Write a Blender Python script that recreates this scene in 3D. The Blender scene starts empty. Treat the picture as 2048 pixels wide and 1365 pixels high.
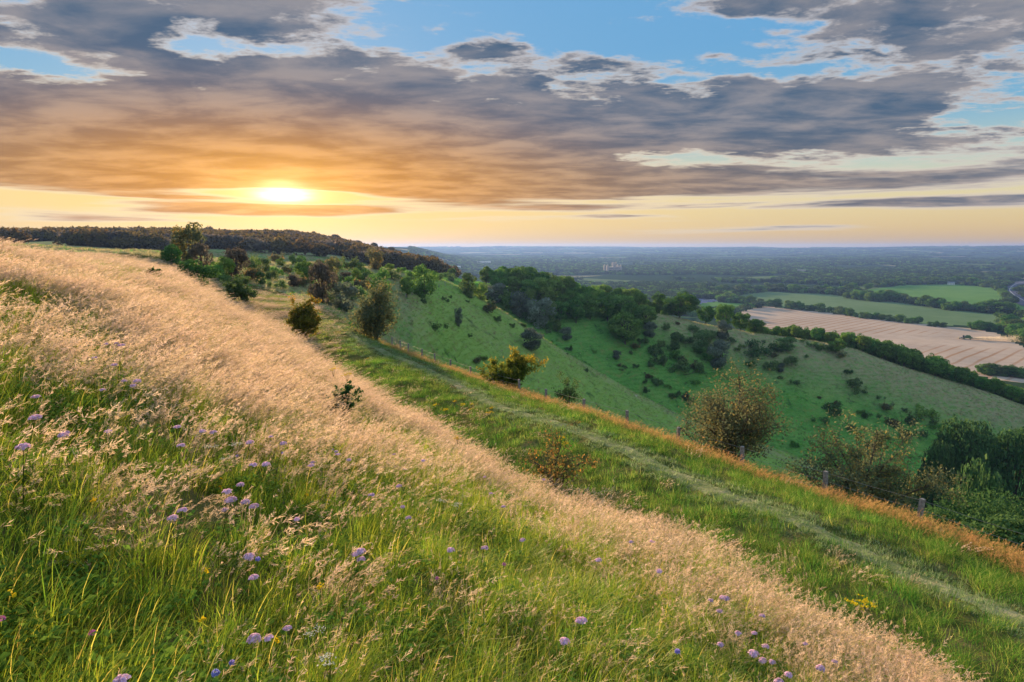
import bpy, math, random
import numpy as np
from mathutils import Vector, Matrix

S = bpy.context.scene
C = S.collection
RNG = np.random.default_rng(7)
random.seed(7)

# ------------------------------------------------------------------ camera
FPX, CX, CY = 1251.0, 1024.0, 682.5          # photograph's focal length and centre, in its own pixels
PITCH = math.radians(8.5)
CP, SP = math.cos(PITCH), math.sin(PITCH)
cam_d = bpy.data.cameras.new('camera')
cam_d.sensor_width = 36.0
cam_d.lens = 36.0 * FPX / 2048.0
cam_d.clip_start, cam_d.clip_end = 0.05, 60000.0
cam = bpy.data.objects.new('camera', cam_d)
cam.rotation_euler = (math.radians(90) - PITCH, 0, 0)
C.objects.link(cam)
S.camera = cam


def lin(r, g, b):
    return tuple(((c / 255) / 12.92 if c <= 10 else ((c / 255 + 0.055) / 1.055) ** 2.4) for c in (r, g, b))


# ------------------------------------------------------------------ sun, sky, exposure
SUN_AZ, SUN_EL = -19.6, 8.5
sun_d = bpy.data.lights.new('sun', 'SUN')
sun_d.energy = 5.0
sun_d.color = (1.0, 0.66, 0.36)
sun_d.angle = math.radians(1.2)
sun = bpy.data.objects.new('sun', sun_d)
sa, se = math.radians(SUN_AZ), math.radians(SUN_EL)
sdir = Vector((math.sin(sa) * math.cos(se), math.cos(sa) * math.cos(se), math.sin(se)))
sun.rotation_euler = sdir.to_track_quat('Z', 'Y').to_euler()
C.objects.link(sun)

S.view_settings.view_transform = 'Standard'
S.view_settings.look = 'None'
S.view_settings.exposure = 1.27
S.view_settings.gamma = 1.0
S.view_settings.use_curve_mapping = False
S.cycles.max_bounces = 6
S.cycles.diffuse_bounces = 3
S.cycles.glossy_bounces = 2
S.cycles.transmission_bounces = 4
S.cycles.transparent_max_bounces = 8
S.cycles.volume_bounces = 0
S.cycles.caustics_reflective = False
S.cycles.caustics_refractive = False


class G:
    """small expression builder over a node tree"""
    def __init__(self, nt):
        self.nt = nt

    def n(self, kind, **kw):
        nd = self.nt.nodes.new(kind)
        for k, v in kw.items():
            setattr(nd, k, v)
        return nd

    def put(self, sock, v):
        if isinstance(v, bpy.types.NodeSocket):
            self.nt.links.new(v, sock)
        elif v is not None:
            sock.default_value = v

    def m(self, op, a, b=None, c=None, clamp=False):
        nd = self.n('ShaderNodeMath', operation=op)
        nd.use_clamp = clamp
        for i, v in enumerate((a, b, c)):
            if v is not None:
                self.put(nd.inputs[i], v)
        return nd.outputs[0]

    def sstep(self, x, a, b, t0=0.0, t1=1.0):
        nd = self.n('ShaderNodeMapRange', interpolation_type='SMOOTHSTEP')
        self.put(nd.inputs[0], x)
        nd.inputs[1].default_value, nd.inputs[2].default_value = a, b
        nd.inputs[3].default_value, nd.inputs[4].default_value = t0, t1
        return nd.outputs[0]

    def mix(self, f, a, b, blend='MIX'):
        nd = self.n('ShaderNodeMix', data_type='RGBA', blend_type=blend)
        self.put(nd.inputs[0], f)
        for i, v in ((6, a), (7, b)):
            if isinstance(v, tuple) and len(v) == 3:
                v = v + (1.0,)
            self.put(nd.inputs[i], v)
        return nd.outputs[2]

    def noise(self, vec, scale, detail=4, rough=0.55, dist=0.0):
        nd = self.n('ShaderNodeTexNoise')
        if vec is not None:
            self.put(nd.inputs['Vector'], vec)
        nd.inputs['Scale'].default_value = scale
        nd.inputs['Detail'].default_value = detail
        nd.inputs['Roughness'].default_value = rough
        nd.inputs['Distortion'].default_value = dist
        return nd.outputs[0]

    def comb(self, x, y, z):
        nd = self.n('ShaderNodeCombineXYZ')
        for i, v in enumerate((x, y, z)):
            self.put(nd.inputs[i], v)
        return nd.outputs[0]

    def ramp(self, x, stops, interp='LINEAR'):
        nd = self.n('ShaderNodeValToRGB')
        cr = nd.color_ramp
        cr.interpolation = interp
        while len(cr.elements) < len(stops):
            cr.elements.new(0.5)
        for e, (p, c) in zip(cr.elements, stops):
            e.position = p
            e.color = tuple(c) + (1.0,)
        self.put(nd.inputs[0], x)
        return nd.outputs[0]


def sky_dir(px, py):
    """azimuth and elevation in degrees of a place in the sky"""
    x, yd = (px - CX) / FPX, (py - CY) / FPX
    y, z = CP - yd * SP, -SP - yd * CP
    return math.degrees(math.atan2(x, y)), math.degrees(math.atan2(z, math.hypot(x, y)))


world = bpy.data.worlds.new('World')
S.world = world
world.use_nodes = True
wt = world.node_tree
wt.nodes.clear()
g = G(wt)
tc = g.n('ShaderNodeTexCoord').outputs['Generated']
sep = g.n('ShaderNodeSeparateXYZ')
g.put(sep.inputs[0], tc)
X, Y, Z = sep.outputs
A = g.m('MULTIPLY', g.m('ARCTAN2', X, Y), 57.29578)
E = g.m('MULTIPLY', g.m('ARCSINE', Z), 57.29578)
EU = g.m('MAXIMUM', E, 0.0)
inv = g.m('DIVIDE', 1.0, g.m('ADD', g.m('MAXIMUM', Z, 0.0), 0.085))
QX, QY = g.m('MULTIPLY', X, inv), g.m('MULTIPLY', Y, inv)
big = g.noise(g.comb(g.m('MULTIPLY', QX, 0.8), g.m('MULTIPLY', QY, 1.3), 3.1), 0.85, 7, 0.58, 0.3)
fine = g.noise(g.comb(g.m('MULTIPLY', QX, 0.9), g.m('MULTIPLY', QY, 1.25), 8.6), 3.4, 6, 0.62, 0.2)
# long flat bars of cloud seen edge on low over the horizon
bars = g.noise(g.comb(g.m('MULTIPLY', A, 0.045), g.m('MULTIPLY', E, 0.9), 1.7), 1.0, 5, 0.58, 0.25)


def gauss(px, py, sx, sy, w=1.0):
    a0, e0 = sky_dir(px, py)
    k = 57.29578 / FPX
    da = g.m('MULTIPLY', g.m('SUBTRACT', A, a0), 1.0 / (sx * k))
    de = g.m('MULTIPLY', g.m('SUBTRACT', E, e0), 1.0 / (sy * k))
    q = g.m('ADD', g.m('MULTIPLY', da, da), g.m('MULTIPLY', de, de))
    return g.m('MULTIPLY', g.m('EXPONENT', g.m('MULTIPLY', q, -0.5)), w)


cover = None
for blob in [  # px, py, sx, sy, weight: the banks of cloud and the clear gaps between them
        (120, 275, 330, 56, .56), (560, 285, 300, 56, .60), (900, 290, 210, 44, .48), (1130, 300, 130, 40, .36), (300, 355, 300, 16, .30), (760, 190, 200, 26, .22),
        (1350, 235, 200, 34, .42), (1620, 210, 170, 32, .50), (1800, 265, 260, 22, .46),
        (1000, 375, 260, 16, .55), (1400, 352, 260, 12, .45), (1800, 372, 200, 10, .35),
        (1330, 315, 150, 12, -.40), (1650, 330, 170, 10, -.25),
        (1150, 40, 190, 34, -.30), (1420, 75, 140, 24, -.26), (1640, 130, 110, 20, -.20), (1990, 235, 80, 22, -.50), (1500, 8, 120, 14, .25), (1000, 95, 120, 16, .14), (1250, 110, 160, 12, .12),
        (600, 105, 190, 16, -.22), (60, 128, 120, 16, -.45), (330, 120, 120, 10, -.2), (760, 60, 120, 18, -.2), (20, 20, 60, 22, -.35), (400, 90, 50, 18, -.3),
        (120, 62, 190, 30, .42), (500, 22, 230, 26, .36), (330, 60, 160, 18, .15), (820, 150, 120, 20, .22), (1850, 80, 200, 30, .30), (1880, 170, 200, 14, .22),
        (760, 50, 90, 22, -.15), (1700, 20, 160, 20, .22),
        (530, 420, 130, 8, .75), (690, 416, 70, 5, .35),
        (590, 392, 80, 10, -.75), (500, 385, 120, 5, -.3), (930, 402, 70, 4, .25),
        (1480, 413, 300, 6, .40), (1650, 450, 160, 5, .36), (1950, 405, 160, 6, .34), (80, 425, 170, 10, .24), (1250, 432, 120, 3, .25), (220, 440, 140, 5, .15)]:
    w = gauss(*blob)
    cover = w if cover is None else g.m('ADD', cover, w)
low = g.sstep(E, 3.2, 5.4)                               # cloud base: below it only thin bars
lump = g.noise(g.comb(QX, g.m('MULTIPLY', QY, 1.2), 2.2), 9.0, 4, 0.6, 0.1)
tex = g.m('ADD', g.m('MULTIPLY', g.m('SUBTRACT', big, 0.5), 1.25), g.m('MULTIPLY', g.m('SUBTRACT', fine, 0.5), 1.75))
tex = g.m('ADD', tex, g.m('MULTIPLY', g.m('SUBTRACT', lump, 0.5), 0.45))
texl = g.m('MULTIPLY', g.m('SUBTRACT', bars, 0.5), 1.7)
midl = g.sstep(E, 4.5, 9.0)
texm = g.m('ADD', g.m('MULTIPLY', tex, midl), g.m('MULTIPLY', texl, g.m('SUBTRACT', 1.0, midl)))
basec = g.m('SUBTRACT', g.m('MULTIPLY', low, 0.31), 0.25)
D = g.m('ADD', g.m('ADD', texm, cover), basec)
alpha = g.sstep(D, -0.10, 0.22)
thick = g.sstep(D, 0.02, 0.32)

dA = g.m('ADD', A, -SUN_AZ)
dE = g.m('ADD', E, -4.6)


def wsum(sa_, se_):
    a = g.m('MULTIPLY', dA, 1.0 / sa_)
    b = g.m('MULTIPLY', dE, 1.0 / se_)
    return g.m('EXPONENT', g.m('MULTIPLY', g.m('ADD', g.m('MULTIPLY', a, a), g.m('MULTIPLY', b, b)), -1.0))


ramp_e = g.m('DIVIDE', EU, 90.0)
clear = g.ramp(ramp_e, [(0.0, lin(200, 160, 112)), (0.018, lin(218, 188, 132)), (0.042, lin(222, 206, 158)),
                        (0.075, lin(178, 198, 190)), (0.115, lin(116, 172, 204)), (0.18, lin(100, 162, 208)),
                        (0.30, lin(100, 162, 212)), (0.55, lin(128, 178, 216)), (1.0, lin(132, 176, 214))])  # upper sky out of view is brightened to lift the shaded land
nish = g.n('ShaderNodeTexSky', sky_type='NISHITA')
nish.sun_disc = False
nish.sun_elevation = math.radians(SUN_EL)
nish.sun_rotation = math.radians(SUN_AZ)
nsky = g.mix(1.0, nish.outputs[0], (0.06, 0.06, 0.06), 'MULTIPLY')
clear = g.mix(0.15, clear, nsky)
warm = wsum(30.0, 3.8)
clear = g.mix(g.m('MULTIPLY', warm, 0.85), clear, lin(250, 204, 104))
w_mauve, w_gold = wsum(22.0, 5.6), wsum(19.0, 5.4)
w_low = wsum(44.0, 3.4)
sund = g.n('ShaderNodeVectorMath', operation='DOT_PRODUCT')
g.put(sund.inputs[0], tc)
sund.inputs[1].default_value = tuple(sdir)
facing_sun = g.sstep(sund.outputs['Value'], -0.30, 0.68, 1.0, 0.0)      # clouds away from the sun, front-lit and brightened to lift shaded land
thickc = g.mix(w_mauve, lin(76, 104, 134), lin(150, 114, 76))
thickc = g.mix(g.m('MULTIPLY', w_low, 0.8), thickc, lin(172, 124, 56))
thickc = g.mix(w_gold, thickc, lin(246, 162, 36))
shade = g.noise(g.comb(QX, g.m('MULTIPLY', QY, 1.5), 5.0), 2.0, 6, 0.58, 0.25)
thickc = g.mix(g.sstep(shade, 0.34, 0.68), g.mix(0.30, thickc, (0, 0, 0)), g.mix(0.22, thickc, lin(240, 200, 150)))
thickc = g.mix(facing_sun, thickc, lin(248, 234, 222))
edgec = g.mix(wsum(40.0, 8.0), lin(198, 188, 184), lin(250, 224, 176))
cloudc = g.mix(thick, edgec, thickc)
skyc = g.mix(g.m('MULTIPLY', alpha, 0.96), clear, cloudc)
glow = g.m('MULTIPLY', wsum(6.0, 2.4), 0.42)
core = g.m('MULTIPLY', g.m('MULTIPLY', wsum(1.9, 0.62), g.sstep(bars, 0.32, 0.62, 0.6, 1.6)), g.m('SUBTRACT', 2.6, g.m('MULTIPLY', thick, 1.25)))
skyc = g.mix(1.0, skyc, g.mix(1.0, g.mix(1.0, (0, 0, 0), (0, 0, 0)), g.mix(glow, (0, 0, 0), (1.0, 0.60, 0.16)), 'ADD'), 'ADD')
nd = g.n('ShaderNodeMix', data_type='RGBA', blend_type='ADD')
nd.clamp_result = False
nd.inputs[0].default_value = 1.0
g.put(nd.inputs[6], skyc)
vm = g.n('ShaderNodeVectorMath', operation='SCALE')
vm.inputs[0].default_value = (1.0, 0.86, 0.5)
g.put(vm.inputs['Scale'], core)
g.put(nd.inputs[7], vm.outputs[0])
ground_c = g.sstep(E, -6.0, -0.3)
skyc = g.mix(ground_c, lin(96, 96, 84), nd.outputs[2])
bg = g.n('ShaderNodeBackground')
g.put(bg.inputs[0], skyc)
bg.inputs[1].default_value = 0.485
out = g.n('ShaderNodeOutputWorld')
wt.links.new(bg.outputs[0], out.inputs[0])
world.cycles.sampling_method = 'MANUAL'
world.cycles.sample_map_resolution = 512

# ------------------------------------------------------------------ helpers for objects
def mesh_from(name, verts, faces, mats, mat_index=None, smooth=False, attrs=None):
    me = bpy.data.meshes.new(name)
    verts = np.asarray(verts, dtype=np.float32)
    faces = np.asarray(faces, dtype=np.int32)
    nf, k = faces.shape
    me.vertices.add(len(verts))
    me.vertices.foreach_set('co', verts.ravel())
    me.loops.add(nf * k)
    me.loops.foreach_set('vertex_index', faces.ravel())
    me.polygons.add(nf)
    me.polygons.foreach_set('loop_start', np.arange(0, nf * k, k, dtype=np.int32))
    me.polygons.foreach_set('loop_total', np.full(nf, k, dtype=np.int32))
    if smooth:
        me.polygons.foreach_set('use_smooth', np.ones(nf, dtype=bool))
    for m in (mats if isinstance(mats, (list, tuple)) else [mats]):
        me.materials.append(m)
    if mat_index is not None:
        me.polygons.foreach_set('material_index', np.asarray(mat_index, dtype=np.int32))
    for an, (dom, typ, data) in (attrs or {}).items():
        at = me.attributes.new(an, typ, dom)
        d = np.asarray(data, dtype=np.float32)
        at.data.foreach_set({'FLOAT': 'value', 'FLOAT_COLOR': 'color', 'FLOAT_VECTOR': 'vector'}[typ], d.ravel())
    me.update(calc_edges=True)
    me.validate()
    return me


def obj(name, me, parent=None):
    o = bpy.data.objects.new(name, me)
    C.objects.link(o)
    if parent is not None:
        o.parent = parent
    return o


def tag(o, label=None, cat=None, group=None, kind=None):
    if label:
        o['label'] = label
    if cat:
        o['category'] = cat
    if group:
        o['group'] = group
    if kind:
        o['kind'] = kind
    return o


def thing(name, label, cat, loc=(0, 0, 0), rotz=0.0, group=None, scale=None):
    o = bpy.data.objects.new(name, None)
    o.empty_display_size = 0.2
    C.objects.link(o)
    o.location = loc
    o.rotation_euler = (0, 0, rotz)
    if scale is not None:
        o.scale = scale if isinstance(scale, (tuple, list)) else (scale,) * 3
    return tag(o, label, cat, group)


def material(name):
    m = bpy.data.materials.new(name)
    m.use_nodes = True
    m.node_tree.nodes.clear()
    return m, G(m.node_tree)


def finish(m, gg, shader, disp=None):
    o = gg.n('ShaderNodeOutputMaterial')
    gg.nt.links.new(shader, o.inputs[0])
    return m


def diffuse(gg, col, rough=0.9, normal=None):
    b = gg.n('ShaderNodeBsdfDiffuse')
    gg.put(b.inputs['Color'], col if not (isinstance(col, tuple) and len(col) == 3) else col + (1.0,))
    if normal is not None:
        gg.put(b.inputs['Normal'], normal)
    return b.outputs[0]


def flat_mat(name, col, rough=0.7, var=0.12, scale=3.0, metallic=0.0):
    m, gg = material(name)
    b = gg.n('ShaderNodeBsdfPrincipled')
    co = gg.n('ShaderNodeTexCoord').outputs['Object']
    n = gg.noise(co, scale, 4, 0.6)
    c = gg.mix(gg.sstep(n, 0.3, 0.7), tuple(x * (1 - var) for x in col), tuple(min(1, x * (1 + var)) for x in col))
    gg.put(b.inputs['Base Color'], c)
    b.inputs['Roughness'].default_value = rough
    b.inputs['Metallic'].default_value = metallic
    return finish(m, gg, b.outputs[0])


# ------------------------------------------------------------------ the lie of the land
# The ground is lofted through feature lines (bank, track, brow, combe floor, spurs, plain), each a line of
# places given as (photo column, photo row or height, distance); everything is then kept as x, y, z in metres.
def tanel(az, py):
    yd = (py - CY) / FPX
    ca = math.cos(az)
    return -ca * (SP + yd * CP) / (CP - yd * SP)


def px_az(px, py):
    x, yd = (px - CX) / FPX, (py - CY) / FPX
    return math.atan2(x, CP - yd * SP)


def L(*pts):
    """(px, py, r) uses the row; (px, None, r, z) gives the height itself"""
    out = []
    for p in pts:
        if p[1] is None:
            out.append((px_az(p[0], 560), math.log(p[2]), p[3]))
        else:
            az = px_az(p[0], p[1])
            out.append((az, math.log(p[2]), tanel(az, p[1]) * p[2]))
    out.sort()
    return np.array(out)


LINES = [
    ('bank', L((-500, None, 60, 2.2), (0, 489, 66), (200, 498, 74), (330, 522, 78), (450, 590, 74), (560, 640, 60), (640, 700, 42),
               (800, 800, 23.5), (1000, 920, 16.3), (1350, 1040, 11.0), (1700, 1215, 8.6), (1950, 1365, 7.4), (2300, 1560, 6.8))),
    ('track', L((-500, None, 66, 2.2), (0, 487, 72), (200, 496, 80), (330, 517, 84), (450, 574, 84), (520, 596, 81), (600, 605, 78), (640, 640, 62),
                (760, 700, 41), (1000, 810, 23.1), (1400, 960, 14.4), (1700, 1083, 12.2), (2048, 1225, 10.9), (2400, 1380, 10.2))),
    ('brow', L((-500, None, 74, 2.0), (0, 485.5, 80), (200, 495, 90), (330, 513, 95), (450, 560, 95), (580, 590, 88), (640, 618, 75), (700, 655, 62), (762, 688, 52),
               (784, 693, 48.3), (844, 715, 41), (941, 752, 34), (1092, 795, 27.5), (1168, 818, 24.8), (1254, 845, 22.7), (1357, 880, 20.8),
               (1484, 922, 19.1), (1651, 985, 17.4), (1844, 1045, 16.1), (2048, 1112, 15.2), (2400, 1225, 14.6))),
    ('drop', L((-500, None, 90, 1.5), (0, None, 102, .5), (200, None, 105, -.3), (330, 509, 110), (450, 548, 115), (580, 580, 105), (640, 600, 96), (700, 642, 80),
               (762, None, 76, -12.0), (784, None, 72, -12.3), (850, None, 66, -14.5), (941, None, 62, -17), (1092, None, 54, -18),
               (1254, None, 46, -18), (1484, None, 40, -17), (1844, None, 34, -17), (2048, None, 32, -17), (2400, None, 30, -17))),
    ('combe', L((-500, None, 140, 0), (0, None, 140, 0), (330, None, 140, -2.6), (450, 536, 150), (580, 560, 135), (640, 577, 125), (700, 612, 110),
                (762, None, 100, -14.6), (784, None, 106, -17.0), (850, None, 120, -26), (941, None, 138, -41), (1000, None, 143, -49),
                (1092, None, 150, -57), (1254, None, 150, -68), (1484, None, 165, -85), (1844, None, 170, -96), (2048, None, 170, -98), (2400, None, 170, -98))),
    ('face1', L((-500, None, 170, 0), (0, None, 170, 0.3), (330, None, 165, -2.6), (450, 527, 176), (580, 543, 168), (640, 550, 165), (700, 565, 160), (762, 590, 155),
                (800, 622, 160), (850, None, 172, -16.5), (905, None, 183, -22.5), (1000, None, 190, -33), (1092, None, 194, -43), (1200, None, 196, -53.5),
                (1300, None, 200, -63), (1400, None, 204, -74), (1560, None, 210, -86), (1844, None, 220, -95), (2048, None, 220, -97), (2400, None, 220, -98))),
    ('spur1', L((-500, None, 200, 0), (0, None, 200, .8), (330, 503, 190), (450, 520, 200), (580, 527, 205), (640, 528, 210), (700, 531, 215), (762, 537, 220),
                (850, 547, 226), (905, 562, 230), (1000, 617, 232), (1100, 682, 235), (1200, 745, 238), (1300, 800, 240), (1400, 850, 243),
                (1560, 905, 250), (1700, 960, 255), (1850, 1000, 260), (2048, None, 265, -94), (2400, None, 270, -97))),
    ('gully', L((-500, None, 290, 0), (0, None, 290, -2), (330, None, 300, -4), (450, None, 300, -7), (580, None, 300, -9), (640, None, 300, -10), (700, None, 300, -12),
                (762, None, 290, -15), (850, None, 290, -21), (905, None, 290, -29), (1000, None, 288, -44), (1100, None, 290, -62), (1200, None, 292, -74),
                (1290, None, 294, -83), (1400, None, 296, -91), (1560, None, 300, -98), (1700, None, 300, -98), (1850, None, 310, -101), (2048, None, 320, -103), (2400, None, 320, -104))),
    ('face2', L((-500, None, 335, 0), (0, None, 335, -1), (450, None, 335, -6), (640, None, 335, -9.5), (762, None, 320, -14), (850, None, 316, -18.5), (905, None, 322, -23),
                (1000, None, 322, -35), (1100, None, 322, -42), (1200, None, 326, -50), (1290, None, 330, -57), (1400, None, 336, -65), (1560, None, 346, -75),
                (1700, None, 355, -81), (1850, None, 360, -87), (2048, None, 370, -96), (2400, None, 370, -99))),
    ('spur2', L((-500, None, 380, 0), (0, None, 380, 0), (450, None, 380, -5), (700, None, 380, -9.5), (762, None, 352, -13), (850, 550, 342), (905, 560, 350), (1000, 576, 355),
                (1100, 590, 360), (1200, 610, 365), (1290, 628, 370), (1400, 650, 380), (1500, 668, 390), (1640, 690, 400), (1720, 703, 405),
                (1800, 730, 410), (1900, 765, 415), (2000, 800, 420), (2048, 820, 425), (2300, None, 430, -93), (2600, None, 430, -98))),
    ('foot', L((-500, None, 800, 2), (0, None, 800, 4), (200, None, 850, 9), (330, None, 900, 10), (450, None, 900, 10), (600, None, 900, 9.5), (680, None, 900, 1),
               (740, None, 900, -7), (800, None, 900, -20), (850, None, 900, -31), (905, None, 880, -45), (1000, None, 700, -80), (1100, None, 580, -90),
               (1290, None, 560, -98), (1400, None, 560, -104), (1560, None, 560, -106), (1850, None, 545, -108), (2048, None, 530, -109), (2600, None, 530, -110))),
    ('plain_near', L((-500, None, 1500, -50), (0, None, 1500, -50), (640, None, 1500, -55), (800, None, 1500, -60), (850, None, 1500, -75), (905, None, 1500, -96), (1000, None, 1400, -110),
                     (1100, None, 1300, -111), (2600, None, 1300, -112))),
    ('plain_mid', L((-500, None, 4000, -80), (560, None, 4000, -30), (640, None, 4000, 6), (800, None, 4000, 7), (832, None, 4000, 4), (850, None, 4000, -22), (900, None, 4000, -62),
                    (960, None, 4000, -100), (2600, None, 4000, -110))),
    ('plain_far', L((-500, None, 8000, -80), (2600, None, 8000, -84))),
    ('horizon', L((-500, None, 12500, 12), (800, None, 12500, 4), (1000, None, 12500, 2), (1300, None, 12500, 8), (1700, None, 12500, 6), (2000, None, 12500, 16), (2600, None, 12500, 10))),
]

AZ = np.radians(np.concatenate([np.arange(-180, -46, 2.0), np.arange(-46, 46.01, 0.22), np.arange(48, 180.1, 2.0)]))
NA, NR = len(AZ), 640
LR = np.linspace(math.log(0.5), math.log(14000.0), NR)


def smooth(v, k):
    ker = np.exp(-0.5 * (np.arange(-3 * k, 3 * k + 1) / k) ** 2)
    ker /= ker.sum()
    return np.convolve(np.pad(v, 3 * k, mode='edge'), ker, mode='valid')


def wrap_tail(v):
    """behind the camera the two ends of a line run into each other"""
    a = np.degrees(AZ)
    out = v.copy()
    lo, hi = np.interp(-100, a, v), np.interp(100, a, v)
    mid = 0.5 * (lo + hi)
    out = np.where(a < -100, np.interp(-a, [100, 180], [lo, mid]), out)
    return np.where(a > 100, np.interp(a, [100, 180], [hi, mid]), out)


LN = {}
knots_r, knots_z = [], []
AZD = math.radians(-22.7)
v_dir = np.sin(AZ - AZD)
u_dir = np.cos(AZ - AZD)


def ground_plane(r):
    v, u = r * v_dir, r * u_dir
    return -1.62 - 0.40 * v - 0.05 * u


for r0 in (0.5, 1.5, 3.0):
    knots_r.append(np.full(NA, math.log(r0)))
    knots_z.append(ground_plane(r0))
for nm, pts in LINES:
    lr = wrap_tail(smooth(np.interp(AZ, pts[:, 0], pts[:, 1]), 4))
    zz = wrap_tail(smooth(np.interp(AZ, pts[:, 0], pts[:, 2]), 4)) - {'bank': .26, 'track': .10, 'brow': .24}.get(nm, 0.0)
    if nm == 'bank':
        zz -= 0.75 * np.clip((np.exp(lr) - 22) / 40, 0, 1) * np.clip((AZ + .36) / .12, 0, 1)
    if nm in ('bank', 'track', 'brow'):
        zz -= 0.75 * np.clip((-.32 - AZ) / .24, 0, 1)
    if nm == 'bank':
        l3 = math.log(3.0)
        for t in (0.33, 0.66):
            lm = l3 + (lr - l3) * t
            f = (np.exp(lm) - 3.0) / (np.exp(lr) - 3.0)
            zl = knots_z[2] + (zz - knots_z[2]) * f
            # the uphill side rounds off towards the crest
            up = np.clip(-v_dir * np.exp(lm) * 0.40, 0, 4) * 0.22 * (1 - f) * 2
            knots_r.append(lm)
            knots_z.append(zl + up)
    knots_r.append(lr)
    knots_z.append(zz)
    LN[nm] = np.exp(lr)
knots_r.append(np.full(NA, math.log(14001.0)))
knots_z.append(np.full(NA, -60.0))
KR, KZ = np.array(knots_r), np.array(knots_z)


def pchip(x, y, xq):
    h = np.diff(x)
    d = np.diff(y) / h
    m = np.zeros_like(y)
    w1, w2 = 2 * h[1:] + h[:-1], h[1:] + 2 * h[:-1]
    same = d[:-1] * d[1:] > 0
    with np.errstate(divide='ignore', invalid='ignore'):
        m[1:-1] = np.where(same, (w1 + w2) / (w1 / d[:-1] + w2 / d[1:]), 0.0)
    m[0], m[-1] = d[0], d[-1]
    i = np.clip(np.searchsorted(x, xq) - 1, 0, len(h) - 1)
    t = (xq - x[i]) / h[i]
    return (y[i] * (1 + 2 * t) * (1 - t) ** 2 + h[i] * m[i] * t * (1 - t) ** 2
            + y[i + 1] * t * t * (3 - 2 * t) + h[i] * m[i + 1] * t * t * (t - 1))


_lat = np.random.default_rng(11).random((256, 256))


def vnoise(x, y):
    xi, yi = np.floor(x).astype(int), np.floor(y).astype(int)
    fx, fy = x - xi, y - yi
    fx, fy = fx * fx * (3 - 2 * fx), fy * fy * (3 - 2 * fy)
    a, b = _lat[xi & 255, yi & 255], _lat[(xi + 1) & 255, yi & 255]
    c, d = _lat[xi & 255, (yi + 1) & 255], _lat[(xi + 1) & 255, (yi + 1) & 255]
    return (a * (1 - fx) + b * fx) * (1 - fy) + (c * (1 - fx) + d * fx) * fy - 0.5


ZB = np.array([pchip(KR[:, i], KZ[:, i], LR) for i in range(NA)])
RR = np.exp(LR)[None, :].repeat(NA, 0)
AA = AZ[:, None].repeat(NR, 1)
XX, YY = RR * np.sin(AA), RR * np.cos(AA)
TR = LN['track'][:, None]
track_d = np.abs(RR - TR)                      # metres from the middle of the worn track, along the sight line
rel = (vnoise(XX / 0.8, YY / 0.8) * 0.13 + vnoise(XX / 0.3 + 9, YY / 0.3) * 0.05) * np.clip((110 - RR) / 60, 0, 1)
rel *= np.where((track_d < 0.5) & (RR < 60), 0.3, 1.0)
rel += vnoise(XX / 3.1 + 5, YY / 3.1) * 0.28 * np.clip((RR - 3) / 12, 0, 1) * np.clip((400 - RR) / 200, 0, 1)
rel += vnoise(XX / 11 + 50, YY / 11) * 0.9 * np.clip((RR - 30) / 80, 0, 1) * np.clip((700 - RR) / 300, 0, 1)
rel += vnoise(XX / 45 + 90, YY / 45) * 3.0 * np.clip((RR - 120) / 200, 0, 1) * np.clip((1200 - RR) / 700, 0, 1)
rel += vnoise(XX / 900 + 30, YY / 900) * 16.0 * np.clip((RR - 1800) / 3000, 0, 1)
rel += vnoise(XX / 2600 + 130, YY / 1500) * 30.0 * np.clip((RR - 5000) / 5000, 0, 1)
# narrow terracettes trodden along the far spur's flank
on2 = (RR > LN['gully'][:, None]) & (RR < LN['spur2'][:, None]) & (AA > 0.2)
rel += np.where(on2, 0.40 * np.sin(ZB * 2 * math.pi / 2.6 + 2 * vnoise(XX / 30, YY / 30)), 0)
ZZ = ZB + rel


def ground(az, r):
    az, r = np.asarray(az, float), np.asarray(r, float)
    i = np.clip(np.searchsorted(AZ, az) - 1, 0, NA - 2)
    fa = np.clip((az - AZ[i]) / (AZ[i + 1] - AZ[i]), 0, 1)
    q = np.clip((np.log(r) - LR[0]) / (LR[1] - LR[0]), 0, NR - 1.001)
    j = q.astype(int)
    fr = q - j
    return ((ZZ[i, j] * (1 - fr) + ZZ[i, j + 1] * fr) * (1 - fa) + (ZZ[i + 1, j] * (1 - fr) + ZZ[i + 1, j + 1] * fr) * fa)


def ground_xy(x, y):
    return ground(np.arctan2(x, y), np.hypot(x, y))


def line_r(nm, az):
    return np.interp(az, AZ, LN[nm])


def hit(px, py, rmin=0.8):
    """where the sight line through a photo pixel meets the ground: azimuth, distance"""
    az = px_az(px, py)
    t = tanel(az, py)
    rr = np.exp(np.linspace(math.log(rmin), math.log(13000), 3000))
    below = ground(np.full(rr.shape, az), rr) > t * rr
    k = int(np.argmax(below)) if below.any() else len(rr) - 1
    return az, float(rr[k])


def place(az, r):
    return Vector((r * math.sin(az), r * math.cos(az), float(ground(az, r))))


def depth_of(p):
    return p.y * CP - p.z * SP


def inside_poly(px, py, poly):
    poly = np.asarray(poly, float)
    c = np.zeros(px.shape, bool)
    n = len(poly)
    j = n - 1
    with np.errstate(divide='ignore', invalid='ignore'):
        for i in range(n):
            xi, yi, xj, yj = *poly[i], *poly[j]
            c ^= ((yi > py) != (yj > py)) & (px < (xj - xi) * (py - yi) / (yj - yi) + xi)
            j = i
    return c


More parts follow.
